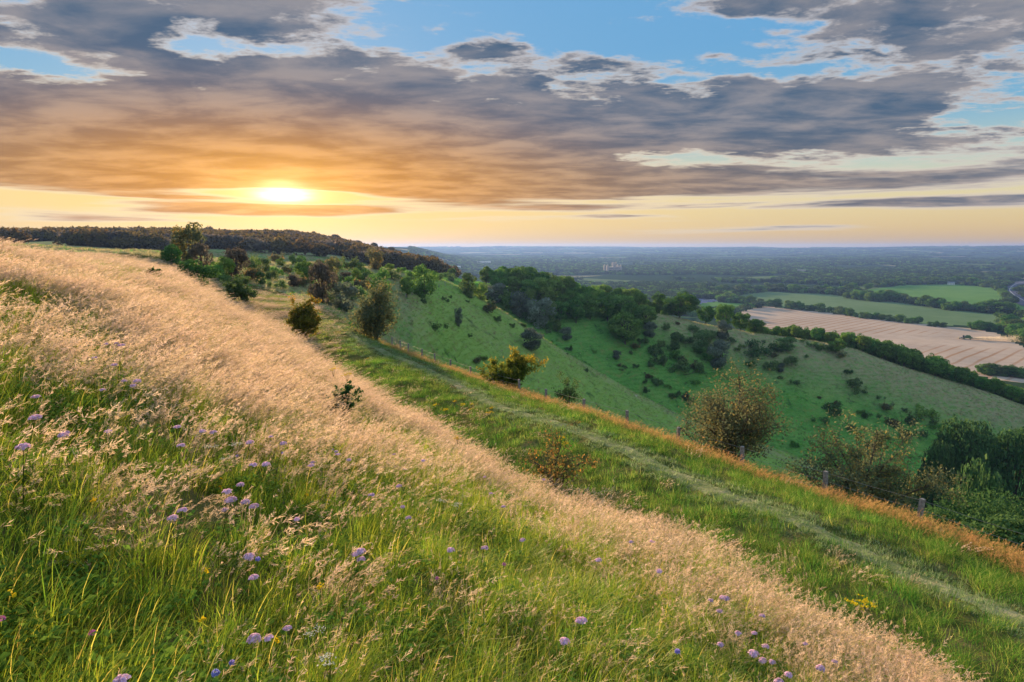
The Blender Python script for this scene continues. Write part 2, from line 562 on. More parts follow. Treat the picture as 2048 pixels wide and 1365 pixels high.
# ground materials ------------------------------------------------------------
def ground_mat(name, stops, s1, s2, bump=0.0, ledges=False, extra=None):
    m, gg = material(name)
    geo = gg.n('ShaderNodeNewGeometry').outputs['Position']
    n1, n2 = gg.noise(geo, s1, 5, 0.6), gg.noise(geo, s2, 5, 0.65)
    f = gg.m('ADD', gg.m('MULTIPLY', n1, 0.55), gg.m('MULTIPLY', n2, 0.45))
    col = gg.ramp(gg.m('ADD', gg.m('MULTIPLY', gg.m('SUBTRACT', f, 0.5), 2.2), 0.5), stops)
    if extra:
        col = extra(gg, geo, col)
    nrm = None
    if bump:
        b = gg.n('ShaderNodeBump')
        b.inputs['Strength'].default_value = bump
        b.inputs['Distance'].default_value = 0.6
        hgt = n2
        if ledges:                     # trodden ledges that follow the contour
            sz = gg.n('ShaderNodeSeparateXYZ')
            gg.put(sz.inputs[0], geo)
            ph = gg.m('ADD', gg.m('MULTIPLY', sz.outputs[2], 3.6), gg.m('MULTIPLY', gg.noise(geo, 0.05, 4, .6), 14.0))
            hgt = gg.m('ADD', n2, gg.m('MULTIPLY', gg.m('SINE', ph), 0.28))
        gg.put(b.inputs['Height'], hgt)
        nrm = b.outputs[0]
    return finish(m, gg, diffuse(gg, col, normal=nrm))


MAT_SOIL = ground_mat('turf_soil', [(0.2, (.06, .085, .022)), (0.5, (.11, .125, .04)), (0.8, (.22, .19, .09))], 1.1, 9.0, 0.5)


def pale_tops(gg, geo, col):
    at = gg.n('ShaderNodeAttribute')
    at.attribute_name = 'dry_and_lit'
    n = gg.noise(geo, 0.35, 5, 0.7)
    f = gg.m('MULTIPLY', at.outputs['Fac'], gg.sstep(n, 0.25, 0.6))
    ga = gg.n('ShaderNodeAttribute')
    ga.attribute_name = 'lit_tone'
    col = gg.mix(gg.m('MULTIPLY', ga.outputs['Fac'], 0.75), col, (.27, .45, .10))  # light on the near spur mixed into the turf colour
    m1 = gg.noise(geo, 0.16, 6, 0.72, 0.6)
    col = gg.mix(gg.sstep(m1, 0.52, 0.68), col, (.20, .27, .075))
    col = gg.mix(gg.sstep(m1, 0.46, 0.30), col, (.045, .12, .03))
    chalk = gg.noise(geo, 0.11, 3, 0.8, 1.0)
    col = gg.mix(gg.sstep(chalk, 0.735, 0.76), col, (.52, .50, .44))
    return gg.mix(f, col, (.32, .31, .175))


MAT_SLOPE = ground_mat('downland_turf', [(0.1, (.08, .23, .05)), (0.5, (.13, .33, .07)), (0.9, (.22, .38, .10))], 0.07, 0.9, 0.9, ledges=True, extra=pale_tops)


def patchwork(gg, geo, col):
    v = gg.n('ShaderNodeTexVoronoi')
    v.inputs['Scale'].default_value = 0.0028
    gg.put(v.inputs['Vector'], geo)
    sp = gg.n('ShaderNodeSeparateColor')
    gg.put(sp.inputs[0], v.outputs['Color'])
    fields = gg.ramp(sp.outputs[0], [(0.0, (.03, .06, .03)), (0.55, (.036, .07, .03)), (0.6, (.14, .20, .08)), (0.76, (.32, .29, .17)), (0.84, (.04, .075, .035))], 'CONSTANT')
    return gg.mix(0.85, col, fields)


MAT_PLAIN = ground_mat('wooded_plain', [(0.2, (.025, .05, .022)), (0.8, (.05, .085, .035))], 0.004, 0.03, 0.0, extra=patchwork)


def swaths(gg, geo, col):
    rot = gg.n('ShaderNodeVectorRotate', rotation_type='Z_AXIS')
    gg.put(rot.inputs['Vector'], geo)
    rot.inputs['Angle'].default_value = math.radians(-42)
    sp = gg.n('ShaderNodeSeparateXYZ')
    gg.put(sp.inputs[0], rot.outputs[0])
    x, y = sp.outputs[0], sp.outputs[1]
    wob = gg.m('MULTIPLY', gg.m('SUBTRACT', gg.noise(geo, 0.006, 3), 0.5), 7.0)
    w = gg.m('FRACT', gg.m('DIVIDE', gg.m('ADD', y, wob), 13.0))
    near = gg.m('ABSOLUTE', gg.m('SUBTRACT', w, 0.5))
    strip = gg.sstep(near, 0.34, 0.44)
    patch = gg.sstep(gg.noise(geo, 0.0045, 2), 0.42, 0.55)
    col = gg.mix(gg.m('MULTIPLY', strip, gg.m('MULTIPLY', patch, 0.8)), col, (.37, .215, .115))
    tr = gg.m('FRACT', gg.m('DIVIDE', x, 96.0))
    tram = gg.sstep(gg.m('ABSOLUTE', gg.m('SUBTRACT', tr, 0.5)), 0.0, 0.02, 1.0, 0.0)
    return gg.mix(gg.m('MULTIPLY', tram, 0.5), col, (.36, .24, .15))


MAT_WHEAT = ground_mat('stubble', [(0.2, (.45, .36, .285)), (0.8, (.57, .475, .385))], 0.012, 0.08, 0.0, extra=swaths)
MAT_PASTURE = ground_mat('pasture', [(0.2, (.115, .20, .09)), (0.8, (.17, .255, .125))], 0.006, 0.05)
MAT_BRIGHT = ground_mat('grass_field', [(0.2, (.10, .235, .06)), (0.8, (.16, .30, .085))], 0.006, 0.04)
MAT_PLOT = ground_mat('dull_plot', [(0.2, (.16, .17, .27)), (0.8, (.26, .27, .38))], 0.02, 0.2)
MAT_ROAD = ground_mat('asphalt', [(0.2, (.10, .11, .16)), (0.8, (.14, .15, .20))], 0.05, 0.6)

# build the ground as separate sheets that share their edges -------------------
V_ALL = np.stack([XX, YY, ZZ], -1).reshape(-1, 3)
ia, jr = np.meshgrid(np.arange(NA - 1), np.arange(NR - 1), indexing='ij')
F_ALL = np.stack([ia * NR + jr, ia * NR + jr + 1, (ia + 1) * NR + jr + 1, (ia + 1) * NR + jr], -1).reshape(-1, 4)
FC = V_ALL[F_ALL].mean(1)
f_r, f_az = np.hypot(FC[:, 0], FC[:, 1]), np.arctan2(FC[:, 0], FC[:, 1])
f_dep = FC[:, 1] * CP - FC[:, 2] * SP
with np.errstate(divide='ignore', invalid='ignore'):
    f_px = np.where(f_dep > 0, FC[:, 0] / f_dep * FPX + CX, -9999)
    f_py = np.where(f_dep > 0, -(FC[:, 1] * SP + FC[:, 2] * CP) / f_dep * FPX + CY, -9999)
kind_f = np.zeros(len(F_ALL), int)                          # 0 hillside 1 downs 2 plain 3.. fields
kind_f[f_r > line_r('brow', f_az) * 1.12] = 1
kind_f[f_r > np.minimum(line_r('foot', f_az), 1000)] = 2
POLYS = {
    3: [(1472, 626), (1500, 619), (1530, 613), (1590, 619), (1660, 627), (1760, 640), (1850, 650), (1930, 656), (1990, 666), (2048, 696), (2100, 720), (2100, 770), (1990, 760), (1900, 735), (1700, 700), (1600, 672), (1500, 650)],
    4: [(1465, 592), (1540, 583), (1650, 588), (1760, 600), (1850, 612), (1930, 622), (2030, 632), (2060, 640), (2060, 655), (1860, 650), (1720, 634), (1600, 617), (1500, 607)],
    5: [(1726, 581), (1800, 571), (1900, 568), (1985, 575), (2016, 603), (1960, 613), (1880, 610), (1780, 599)],
    6: [(1385, 608), (1430, 604), (1502, 608), (1480, 621), (1400, 622)],
    7: [(1380, 600), (1400, 597), (1448, 601), (1400, 608), (1380, 608)],
    8: [(2024, 604), (2060, 612), (2060, 627), (2022, 622)],
    9: [(960, 541), (1000, 538), (1030, 541), (1000, 546), (965, 546)],
}
far = f_r > 520
for k, poly in POLYS.items():
    kind_f[inside_poly(f_px, f_py, poly) & far] = k
dry_and_lit = np.zeros(len(V_ALL), np.float32)
vr, vaz = RR.ravel(), AA.ravel()
s1r, s2r = line_r('spur1', vaz), line_r('spur2', vaz)
dry_and_lit = np.maximum(dry_and_lit, np.clip(1 - np.abs(vr - s1r + 2) / 7, 0, 1) * 0.8 * (vaz > -0.12))
t2 = (vr - line_r('face2', vaz)) / (s2r - line_r('face2', vaz))
mid2 = np.clip((vaz - 0.16) / 0.08, 0, 1)
dry_and_lit = np.maximum(dry_and_lit, np.clip((t2 - 0.05 - 0.3 * np.clip((0.36 - vaz) / .2, 0, 1)) / 0.55, 0, 1) * mid2 * (vr < s2r + 60))
left = np.clip((-0.11 - vaz) / 0.06, 0, 1)
dry_and_lit = np.maximum(dry_and_lit, np.where(vaz < -.30, 1.0, left) * np.clip(0.75 + .6 * (vaz < -.30) + vnoise(V_ALL[:, 0] / 17, V_ALL[:, 1] / 17) * 1.6, 0, 1) * (vr < 760))


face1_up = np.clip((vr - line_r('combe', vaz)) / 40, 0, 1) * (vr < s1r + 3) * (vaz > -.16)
dry_and_lit = np.maximum(dry_and_lit, face1_up * np.clip(.16 + vnoise(V_ALL[:, 0] / 13, V_ALL[:, 1] / 13) * .5, 0, 1)).astype(np.float32)  # dry tint also lightens the near face in place of light


lit_tone = (face1_up * (vr < s1r + 1)).astype(np.float32)          # near spur's brighter light, painted in as yellower, lighter turf


def sheet(name, sel, mat, attrs=None):
    f = F_ALL[sel]
    used, inv_ = np.unique(f, return_inverse=True)
    at = {'dry_and_lit': ('POINT', 'FLOAT', dry_and_lit[used]), 'lit_tone': ('POINT', 'FLOAT', lit_tone[used])} if attrs else None
    me = mesh_from(name, V_ALL[used], inv_.reshape(f.shape)[:, ::-1], mat, smooth=True, attrs=at)
    return tag(obj(name, me), kind='structure')


sheet('ground', kind_f == 0, MAT_SOIL)
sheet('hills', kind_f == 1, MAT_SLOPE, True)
sheet('plain', kind_f == 2, MAT_PLAIN)
for k, mt_, nm in ((3, MAT_WHEAT, 'stubble_field'), (4, MAT_PASTURE, 'pasture_field'), (5, MAT_BRIGHT, 'grass_field'), (6, MAT_BRIGHT, 'grass_field'),
                   (7, MAT_PLOT, 'tarmac_field'), (8, MAT_BRIGHT, 'grass_field'), (9, MAT_PASTURE, 'pasture_field')):
    if (kind_f == k).any():
        sheet(nm, kind_f == k, mt_)

# ------------------------------------------------------------------ air
def box_mesh(name, x0, x1, y0, y1, z0, z1, mat):
    v = [(x, y, z) for z in (z0, z1) for x, y in ((x0, y0), (x1, y0), (x1, y1), (x0, y1))]
    f = [(3, 2, 1, 0), (4, 5, 6, 7), (0, 1, 5, 4), (1, 2, 6, 5), (2, 3, 7, 6), (3, 0, 4, 7)]
    return mesh_from(name, v, f, mat)


hm = bpy.data.materials.new('haze_air')
hm.use_nodes = True
hm.node_tree.nodes.clear()
gg = G(hm.node_tree)
pv = gg.n('ShaderNodeVolumePrincipled')
pv.inputs['Color'].default_value = (0.22, 0.42, 1.0, 1)
pv.inputs['Density'].default_value = 0.000070
pv.inputs['Anisotropy'].default_value = 0.35
ho = gg.n('ShaderNodeOutputMaterial')
hm.node_tree.links.new(pv.outputs[0], ho.inputs['Volume'])
haze = obj('haze', box_mesh('haze', -14600, 14600, -14600, 14600, float(ZZ.min()) - 1.5, float(ZZ.max()) + 45, hm))
tag(haze, kind='stuff')


# ------------------------------------------------------------------ foliage and wood
def leaf_mat(name, stops, trans=0.4, hue=0.04, val=0.25, gloss=0.0):
    """leaves: each has its own tint, each plant its own shade; sun shines through them"""
    m, gg = material(name)
    at = gg.n('ShaderNodeAttribute')
    at.attribute_name = 'tint'
    oi = gg.n('ShaderNodeObjectInfo')
    col = gg.ramp(at.outputs['Fac'], stops)
    hs = gg.n('ShaderNodeHueSaturation')
    gg.put(hs.inputs['Hue'], gg.m('ADD', 0.5, gg.m('MULTIPLY', gg.m('SUBTRACT', oi.outputs['Random'], 0.5), hue)))
    gg.put(hs.inputs['Value'], gg.m('ADD', 1.0, gg.m('MULTIPLY', gg.m('SUBTRACT', gg.m('FRACT', gg.m('MULTIPLY', oi.outputs['Random'], 7.31)), 0.5), 2 * val)))
    gg.put(hs.inputs['Color'], col)
    d = gg.n('ShaderNodeBsdfDiffuse')
    gg.put(d.inputs[0], hs.outputs[0])
    t = gg.n('ShaderNodeBsdfTranslucent')
    gg.put(t.inputs[0], hs.outputs[0])
    mx = gg.n('ShaderNodeMixShader')
    mx.inputs[0].default_value = trans
    gg.nt.links.new(d.outputs[0], mx.inputs[1])
    gg.nt.links.new(t.outputs[0], mx.inputs[2])
    res = mx.outputs[0]
    if gloss:
        gl = gg.n('ShaderNodeBsdfGlossy')
        gl.inputs['Color'].default_value = (1, 1, 1, 1)
        gl.inputs['Roughness'].default_value = 0.45
        m2 = gg.n('ShaderNodeMixShader')
        m2.inputs[0].default_value = gloss
        gg.nt.links.new(res, m2.inputs[1])
        gg.nt.links.new(gl.outputs[0], m2.inputs[2])
        res = m2.outputs[0]
    return finish(m, gg, res)


BARK = ground_mat('bark', [(0.2, (.07, .06, .05)), (0.8, (.16, .14, .115))], 3.0, 20.0, 0.4)
PALE_BARK = ground_mat('pale_bark', [(0.2, (.25, .24, .22)), (0.8, (.42, .40, .37))], 3.0, 20.0, 0.4)
LEAF = {
    'oak': leaf_mat('oak_leaves', [(0, (0.057, 0.149, 0.034)), (.6, (0.127, 0.276, 0.057)), (1, (0.218, 0.356, 0.086))]),
    'ash': leaf_mat('ash_leaves', [(0, (0.092, 0.184, 0.046)), (.6, (0.172, 0.322, 0.069)), (1, (0.265, 0.402, 0.103))]),
    'silver': leaf_mat('silver_leaves', [(0, (0.110, 0.150, 0.115)), (.6, (0.179, 0.232, 0.180)), (1, (0.290, 0.345, 0.288))], hue=0.02),
    'dark': leaf_mat('thorn_leaves', [(0, (0.069, 0.144, 0.050)), (.6, (0.132, 0.228, 0.077)), (1, (0.218, 0.300, 0.110))]),
    'russet': leaf_mat('russet_leaves', [(0, (.09, .13, .085)), (.4, (.15, .18, .10)), (.78, (.21, .19, .07)), (1, (.40, .23, .07))], gloss=0.0, trans=.5),
    'gold': leaf_mat('golden_leaves', [(0, (.10, .15, .03)), (.5, (.22, .25, .04)), (1, (.55, .38, .05))], trans=.5),
    'juniper': leaf_mat('juniper_needles', [(0, (0.030, 0.094, 0.033)), (.6, (0.058, 0.156, 0.046)), (1, (0.116, 0.244, 0.058))]),
    'brown': leaf_mat('brown_leaves', [(0, (0.090, 0.083, 0.072)), (.6, (0.150, 0.135, 0.112)), (1, (0.240, 0.195, 0.143))]),
    'valley': leaf_mat('valley_leaves', [(0, (.04, .10, .04)), (.6, (.085, .18, .065)), (1, (.15, .25, .085))], trans=.35, val=.15),
    'far': leaf_mat('distant_leaves', [(0, (.03, .065, .035)), (.6, (.055, .10, .05)), (1, (.10, .15, .07))], trans=.3),
    'ridge': leaf_mat('ridge_glare_leaves', [(0, (.07, .06, .025)), (.6, (.12, .095, .035)), (1, (.19, .14, .05))], trans=.4),  # sun glare over the ridge put into the leaf colour as brown
    'bramble': leaf_mat('bramble_leaves', [(0, (.06, .08, .03)), (.4, (.16, .15, .06)), (.7, (.36, .17, .06)), (1, (.55, .2, .07))], trans=.45),
}


def leaves_mesh(pos, nrm, size, rng, tint, aspect=1.0, hang=0.0):
    """a folded diamond of two triangles for every leaf or spray"""
    n = len(pos)
    nrm = nrm / (np.linalg.norm(nrm, axis=1, keepdims=True) + 1e-9)
    r = rng.normal(size=(n, 3))
    r[:, 2] -= hang
    a = np.cross(nrm, r)
    a /= np.linalg.norm(a, axis=1, keepdims=True) + 1e-9
    b = np.cross(nrm, a)
    s = np.asarray(size).reshape(-1, 1) * np.ones((n, 1))
    fold = nrm * s * 0.22
    v = np.stack([pos - a * s * aspect, pos + b * s * .55 + fold, pos + a * s * aspect, pos - b * s * .55 + fold], 1).reshape(-1, 3)
    i = np.arange(n)[:, None] * 4
    f = np.concatenate([i + [0, 1, 2], i + [0, 2, 3]], 1).reshape(-1, 3)
    return v, f, np.repeat(tint, 4)


def crown_points(rng, lobes, n, shell=0.6, jit=0.45):
    lob = np.array([l[:6] for l in lobes], float)
    wt_ = lob[:, 3] * lob[:, 4] + lob[:, 3] * lob[:, 5]
    k = rng.choice(len(lob), n, p=wt_ / wt_.sum())
    d = rng.normal(size=(n, 3))
    d /= np.linalg.norm(d, axis=1, keepdims=True)
    rad = 1 - (1 - shell) * rng.random(n) ** 1.6
    rad *= 1 + rng.normal(size=n) * 0.07
    p = lob[k, :3] + d * lob[k, 3:6] * rad[:, None]
    nrm = d / lob[k, 3:6] + rng.normal(size=(n, 3)) * jit / lob[k, 3:6].mean(1, keepdims=True)
    tint = np.clip(0.5 + rng.normal(size=n) * 0.17 + (rng.random(len(lob))[k] - .5) * 0.5, 0, 1)
    return p, nrm, tint


def tube(p0, p1, r0, r1, sides=5):
    p0, p1 = np.asarray(p0, float), np.asarray(p1, float)
    d = p1 - p0
    d /= np.linalg.norm(d) + 1e-9
    a = np.cross(d, [0.3, 0.7, 0.2] if abs(d[2]) > .6 else [0, 0, 1])
    a /= np.linalg.norm(a)
    b = np.cross(d, a)
    th = np.arange(sides) * 2 * np.pi / sides
    ring = np.cos(th)[:, None] * a + np.sin(th)[:, None] * b
    v = np.concatenate([p0 + ring * r0, p1 + ring * r1])
    i = np.arange(sides)
    j = (i + 1) % sides
    return v, np.stack([i, j, j + sides, i + sides], 1)


class Wood:
    def __init__(self):
        self.v, self.f, self.n = [], [], 0

    def seg(self, p0, p1, r0, r1, sides=5):
        v, f = tube(p0, p1, r0, r1, sides)
        self.v.append(v)
        self.f.append(f + self.n)
        self.n += len(v)

    def path(self, pts, r0, r1, sides=5):
        k = len(pts) - 1
        for i in range(k):
            self.seg(pts[i], pts[i + 1], r0 + (r1 - r0) * i / k, r0 + (r1 - r0) * (i + 1) / k, sides)

    def mesh(self, name, mat):
        return mesh_from(name, np.concatenate(self.v), np.concatenate(self.f), mat, smooth=True)


def make_tree(seed, h, w, base=0.12, nl=14, n=2200, leaf=0.42, mat='oak', bark=None, flat=1.0, lob=1.0, shell=.75, jit=.35):
    """unit-free tree standing on its own origin: returns trunk mesh and crown mesh"""
    rng = np.random.default_rng(seed)
    lobes = []
    zc, rz = h * (1 + base) / 2, h * (1 - base) / 2
    for i in range(nl):
        d = rng.normal(size=3)
        d /= np.linalg.norm(d)
        d[2] = abs(d[2]) ** 0.8 * np.sign(d[2]) * flat
        q = 0.62 + rng.random() * 0.12
        rr = (0.24 + rng.random() * 0.17) * lob
        wz = 1.0 if d[2] > -0.3 else 0.85
        lobes.append((d[0] * w / 2 * q * wz, d[1] * w / 2 * q * wz, zc + d[2] * rz * q, w / 2 * rr * 1.15, w / 2 * rr * 1.15, w * .48 * rr))
    lobes.append((0, 0, zc, w * .27, w * .27, rz * .6))
    p, nrm, tint = crown_points(rng, lobes, n, shell, jit)
    keep = p[:, 2] > h * base * 0.4
    p, nrm, tint = p[keep], nrm[keep], tint[keep]
    v, f, tv = leaves_mesh(p, nrm, leaf * (0.7 + 0.6 * rng.random(len(p))), rng, tint)
    crown = mesh_from('crown', v, f, LEAF[mat], attrs={'tint': ('POINT', 'FLOAT', tv)})
    wd = Wood()
    top = np.array([rng.normal() * .05 * w, rng.normal() * .05 * w, zc + rz * .45])
    wd.path([(0, 0, -0.6), (0, 0, h * base), tuple(top * [0.5, 0.5, 0.75]), tuple(top)], h * .028, h * .008, 6)
    for l in lobes[:nl:2]:
        z0 = h * base * 0.8 + (l[2] - h * base) * 0.25
        wd.path([(0, 0, z0), (l[0] * .5, l[1] * .5, z0 + (l[2] - z0) * .6), (l[0], l[1], l[2])], h * .012, h * .003, 4)
    return wd.mesh('trunk', bark or BARK), crown


def make_branchy(seed, h, w, stems=6, n=6000, leaf=0.05, mat='russet', bark=None, upright=0.5, clump=0.16, tipgold=None, bare=0.1, twigs=7):
    """open thorn bush: stems fork into twigs and the leaves sit along the twigs"""
    rng = np.random.default_rng(seed)
    wd = Wood()
    tips, tipn = [], []
    for s in range(stems):
        a = 2 * math.pi * (s + rng.random() * .7) / stems
        lean = (0.15 + 0.85 * rng.random()) * (1 - upright * .3)
        hh = h * (0.45 + 0.55 * rng.random()) * (1.0 - 0.35 * lean)
        if s == 1:
            hh, lean = h * .93, lean * .35
        end = np.array([math.cos(a) * w * .50 * lean, math.sin(a) * w * .50 * lean, hh])
        m1 = end * [0.25, 0.25, 0.4] + rng.normal(size=3) * .03 * h
        m2 = end * [0.6, 0.6, 0.72] + rng.normal(size=3) * .04 * h
        pts = [np.array([math.cos(a), math.sin(a), 0]) * .03 * h - [0, 0, .25], m1, m2, end]
        wd.path(pts, h * .013, h * .003, 5)
        for b in range(twigs):
            t = 0.22 + 0.78 * (b + rng.random()) / twigs
            q = t * 2.999
            k = min(int(q), 2)
            p0 = pts[k] + (pts[k + 1] - pts[k]) * (q - k)
            d = rng.normal(size=3)
            d[2] = d[2] * .6 + .25 + upright * .8
            d[:2] += np.array([math.cos(a), math.sin(a)]) * .5
            d /= np.linalg.norm(d)
            ln = h * (0.14 + .2 * rng.random())
            p1 = p0 + d * ln
            p1[2] = max(p1[2], 0.06 * h)
            wd.path([p0, (p0 + p1) / 2 + rng.normal(size=3) * .015 * h, p1], h * .004, h * .0012, 3)
            for c in range(3):
                d2 = d + rng.normal(size=3) * .65
                d2 /= np.linalg.norm(d2)
                pa = p0 + (p1 - p0) * (0.35 + .6 * rng.random())
                pb = pa + d2 * ln * (.35 + .4 * rng.random())
                wd.seg(pa, pb, h * .0018, h * .0007, 3)
                tips.append((pa, pb))
            tips.append((p0, p1))
    tp = np.array(tips)
    dens = np.where(rng.random(len(tp)) < bare, 0.12, 0.5 + rng.random(len(tp)))
    k = rng.choice(len(tp), n, p=dens / dens.sum())
    t = rng.random(n) ** .7
    p = tp[k, 0] + (tp[k, 1] - tp[k, 0]) * t[:, None] * 1.04 + rng.normal(size=(n, 3)) * h * clump * .22
    p[:, 2] = np.maximum(p[:, 2], 0.02)
    cen = np.array([0, 0, h * .45])
    nrm = (p - cen) / (np.linalg.norm(p - cen, axis=1, keepdims=True) + .1) + rng.normal(size=(n, 3)) * .7
    outer = np.linalg.norm((p - cen) / [w / 2, w / 2, h * .55], axis=1)
    tint = np.clip(rng.random(n) * .75 + (rng.random(len(tp))[k] - .5) * .35 + (tipgold or 0) * (outer - .75), 0, 1)
    v, f, tv = leaves_mesh(p, nrm, leaf * (.6 + .8 * rng.random(n)), rng, tint, aspect=1.15)
    return wd.mesh('trunk', bark or BARK), mesh_from('crown', v, f, LEAF[mat], attrs={'tint': ('POINT', 'FLOAT', tv)})


def plant(name, label, cat, meshes, loc, scale, group=None, rotz=None, squash=None):
    o = thing(name, label, cat, loc, RNG.random() * 6.283 if rotz is None else rotz, group, scale)
    obj('trunk', meshes[0], o)
    obj('crown', meshes[1], o)
    return o


def size_at(p, px_h, px_w):
    d = depth_of(p)
    return px_h * d / FPX, px_w * d / FPX


# prototypes, all one metre-true at their own size; instances are scaled from these
def TP(kind, **k):
    return make_tree(**k), k['h'], k['w']


T_OAK = [TP('oak', seed=s, h=14, w=13, base=.04, nl=46, n=4200, leaf=.42, mat='oak', lob=.66) for s in (1, 2, 3)]
T_ASH = [TP('ash', seed=s, h=15, w=11, base=.06, nl=40, n=3800, leaf=.42, mat='ash', lob=.66) for s in (4, 5)]
T_SIL = [TP('silver', seed=s, h=9, w=8, base=-.08, nl=16, n=2600, leaf=.32, mat='silver') for s in (6, 7)]
T_DRK = [TP('dark', seed=s, h=7, w=6.4, base=-.12, nl=14, n=2400, leaf=.26, mat='dark') for s in (8, 9)]
T_JUN = [TP('juniper', seed=s, h=4, w=4, base=.0, nl=14, n=2600, leaf=.15, mat='juniper') for s in (10, 11)]
T_BRN = [TP('brown', seed=s, h=6, w=5, base=-.14, nl=18, n=2600, leaf=.2, mat='brown') for s in (12, 13)]
T_RUS = [TP('russet', seed=s, h=6, w=5, base=-.12, nl=16, n=2600, leaf=.2, mat='russet') for s in (14,)]
T_GRN = [TP('ash', seed=s, h=6, w=5.5, base=-.14, nl=14, n=2400, leaf=.22, mat='ash') for s in (15, 16)]
def ragged(seed, mat):
    """a thicket: several clumps of unequal height run together"""
    rng = np.random.default_rng(seed)
    lobes = []
    for i in range(int(rng.integers(3, 6))):
        cx, cy, hh = rng.normal() * .75, rng.normal() * .6, .9 + 1.1 * rng.random()
        for j in range(5):
            lobes.append((cx + rng.normal() * .32, cy + rng.normal() * .32, hh * (.25 + .55 * rng.random()), .30 + .22 * rng.random(), .30 + .22 * rng.random(), .28 + .2 * rng.random()))
    p, nrm, tint = crown_points(rng, lobes, 900, .5)
    p[:, 2] = np.abs(p[:, 2]) * (1 + .25 * rng.random(len(p)) ** 4)
    v, f, tv = leaves_mesh(p, nrm, .13 * (.6 + .8 * rng.random(len(p))), rng, tint)
    wd = Wood()
    for l in lobes[::3]:
        wd.path([(0, 0, -.25), (l[0] * .6, l[1] * .6, .1), (l[0] * .9, l[1] * .9, l[2] * .5), (l[0], l[1], l[2] + .2)], .03, .01, 4)
    return wd.mesh('trunk', BARK), mesh_from('crown', v, f, LEAF[mat], attrs={'tint': ('POINT', 'FLOAT', tv)})


S_DRK = [(ragged(s, 'dark'), 1.7, 2.6) for s in (20, 21, 22, 27)]
S_GRN = [(ragged(s, m_), 1.7, 2.6) for s, m_ in ((23, 'ash'), (24, 'oak'), (25, 'russet'))]
PROTO = {'oak': T_OAK, 'ash': T_ASH, 'silver': T_SIL, 'dark': T_DRK, 'juniper': T_JUN, 'brown': T_BRN, 'russet': T_RUS, 'green': T_GRN, 'scrub': S_DRK, 'gscrub': S_GRN}


def grow(kind, name, label, cat, p, h, w, group=None, i=None):
    pr = PROTO[kind]
    (tr, cr), h0, w0 = pr[int(RNG.integers(len(pr))) if i is None else i % len(pr)]
    return plant(name, label, cat, (tr, cr), p, (w / w0, w / w0, h / h0), group)


def grow_px(kind, name, label, cat, px, py, top, wpx, group=None, r=None, i=None):
    if r is None:
        az, r = hit(px, py)
        p = place(az, r)
        h, w = size_at(p, py - top, wpx)
    else:
        az = px_az(px, (top + py) / 2 if py else top)
        p = place(az, r)
        w = wpx * depth_of(p) / FPX
        h = max(tanel(az, top) * r - p.z, 0.6 * w)
    return grow(kind, name, label, cat, p, h, w, group, i)


# --- the thorn bushes close to the track -------------------------------------
def near_bush(name, label, cat, px, py, top, wpx, r=None, **kw):
    if r is None:
        az, r = hit(px, py)
    else:
        az = px_az(px, py)
    p = place(az, r)
    h = max(tanel(px_az(px, top), top) * r - p.z, .3)
    w = wpx * depth_of(p) / FPX
    return plant(name, label, cat, make_branchy(h=h, w=w, **kw), p, 1.0, rotz=0.0)


near_bush('hawthorn_tree', 'multi-stemmed hawthorn with thinning russet leaves at the upper end of the post fence', 'tree', 752, 690, 566, 96, r=52,
          seed=31, stems=9, n=7500, leaf=.095, mat='russet', upright=.35, clump=.2, twigs=10)
near_bush('thorn_bush', 'upright yellow-green bush standing alone where the track bends', 'bush', 612, 677, 603, 74,
          seed=32, stems=14, n=7500, leaf=.085, mat='gold', upright=1.0, clump=.14, tipgold=.5)
near_bush('golden_bush', 'rounded bush with golden tips straddling the fence line', 'bush', 1022, 790, 704, 150, r=33.5,
          seed=33, stems=16, n=15000, leaf=.055, mat='gold', upright=.6, clump=.16, tipgold=1.1, bare=0)
near_bush('thorn_bush', 'tall straggly thorn with brown and orange leaves, topmost of the two behind the fence', 'bush', 1455, 925, 738, 290, r=23.0,
          seed=34, stems=17, n=14500, leaf=.038, mat='russet', upright=.75, clump=.2, twigs=11, bare=.2)
near_bush('thorn_bush', 'spreading copper thorn bush below the fence, in front of the dark valley trees', 'bush', 1725, 1000, 858, 320, r=21.0,
          seed=35, stems=16, n=15000, leaf=.038, mat='russet', upright=.3, clump=.17, twigs=11)
near_bush('sapling', 'small thin sapling just beyond the fence right of the golden bush', 'bush', 1136, 812, 752, 52, r=29.5,
          seed=36, stems=6, n=1400, leaf=.04, mat='dark', upright=.8, clump=.15)
near_bush('bramble_bush', 'bramble with orange and red leaves in the rough grass beside the track', 'bush', 1112, 962, 852, 165, r=14.2,
          seed=37, stems=12, n=2000, leaf=.030, mat='bramble', upright=.35, clump=.16, bare=.2)
near_bush('juniper_bush', 'little lone juniper poking out of the pale grass', 'bush', 688, 846, 776, 84,
          seed=38, stems=7, n=4200, leaf=.026, mat='juniper', upright=.8, clump=.10, bare=0)
near_bush('thorn_bush', 'windswept low thorn leaning left on the slope above the bend', 'bush', 484, 607, 556, 66,
          seed=39, stems=8, n=4200, leaf=.1, mat='dark', upright=.4, clump=.16)
near_bush('thorn_bush', 'small thorn half sunk in the pale hillside grass near the skyline', 'bush', 306, 560, 540, 27,
          seed=40, stems=6, n=1300, leaf=.09, mat='juniper', upright=.4, clump=.15)

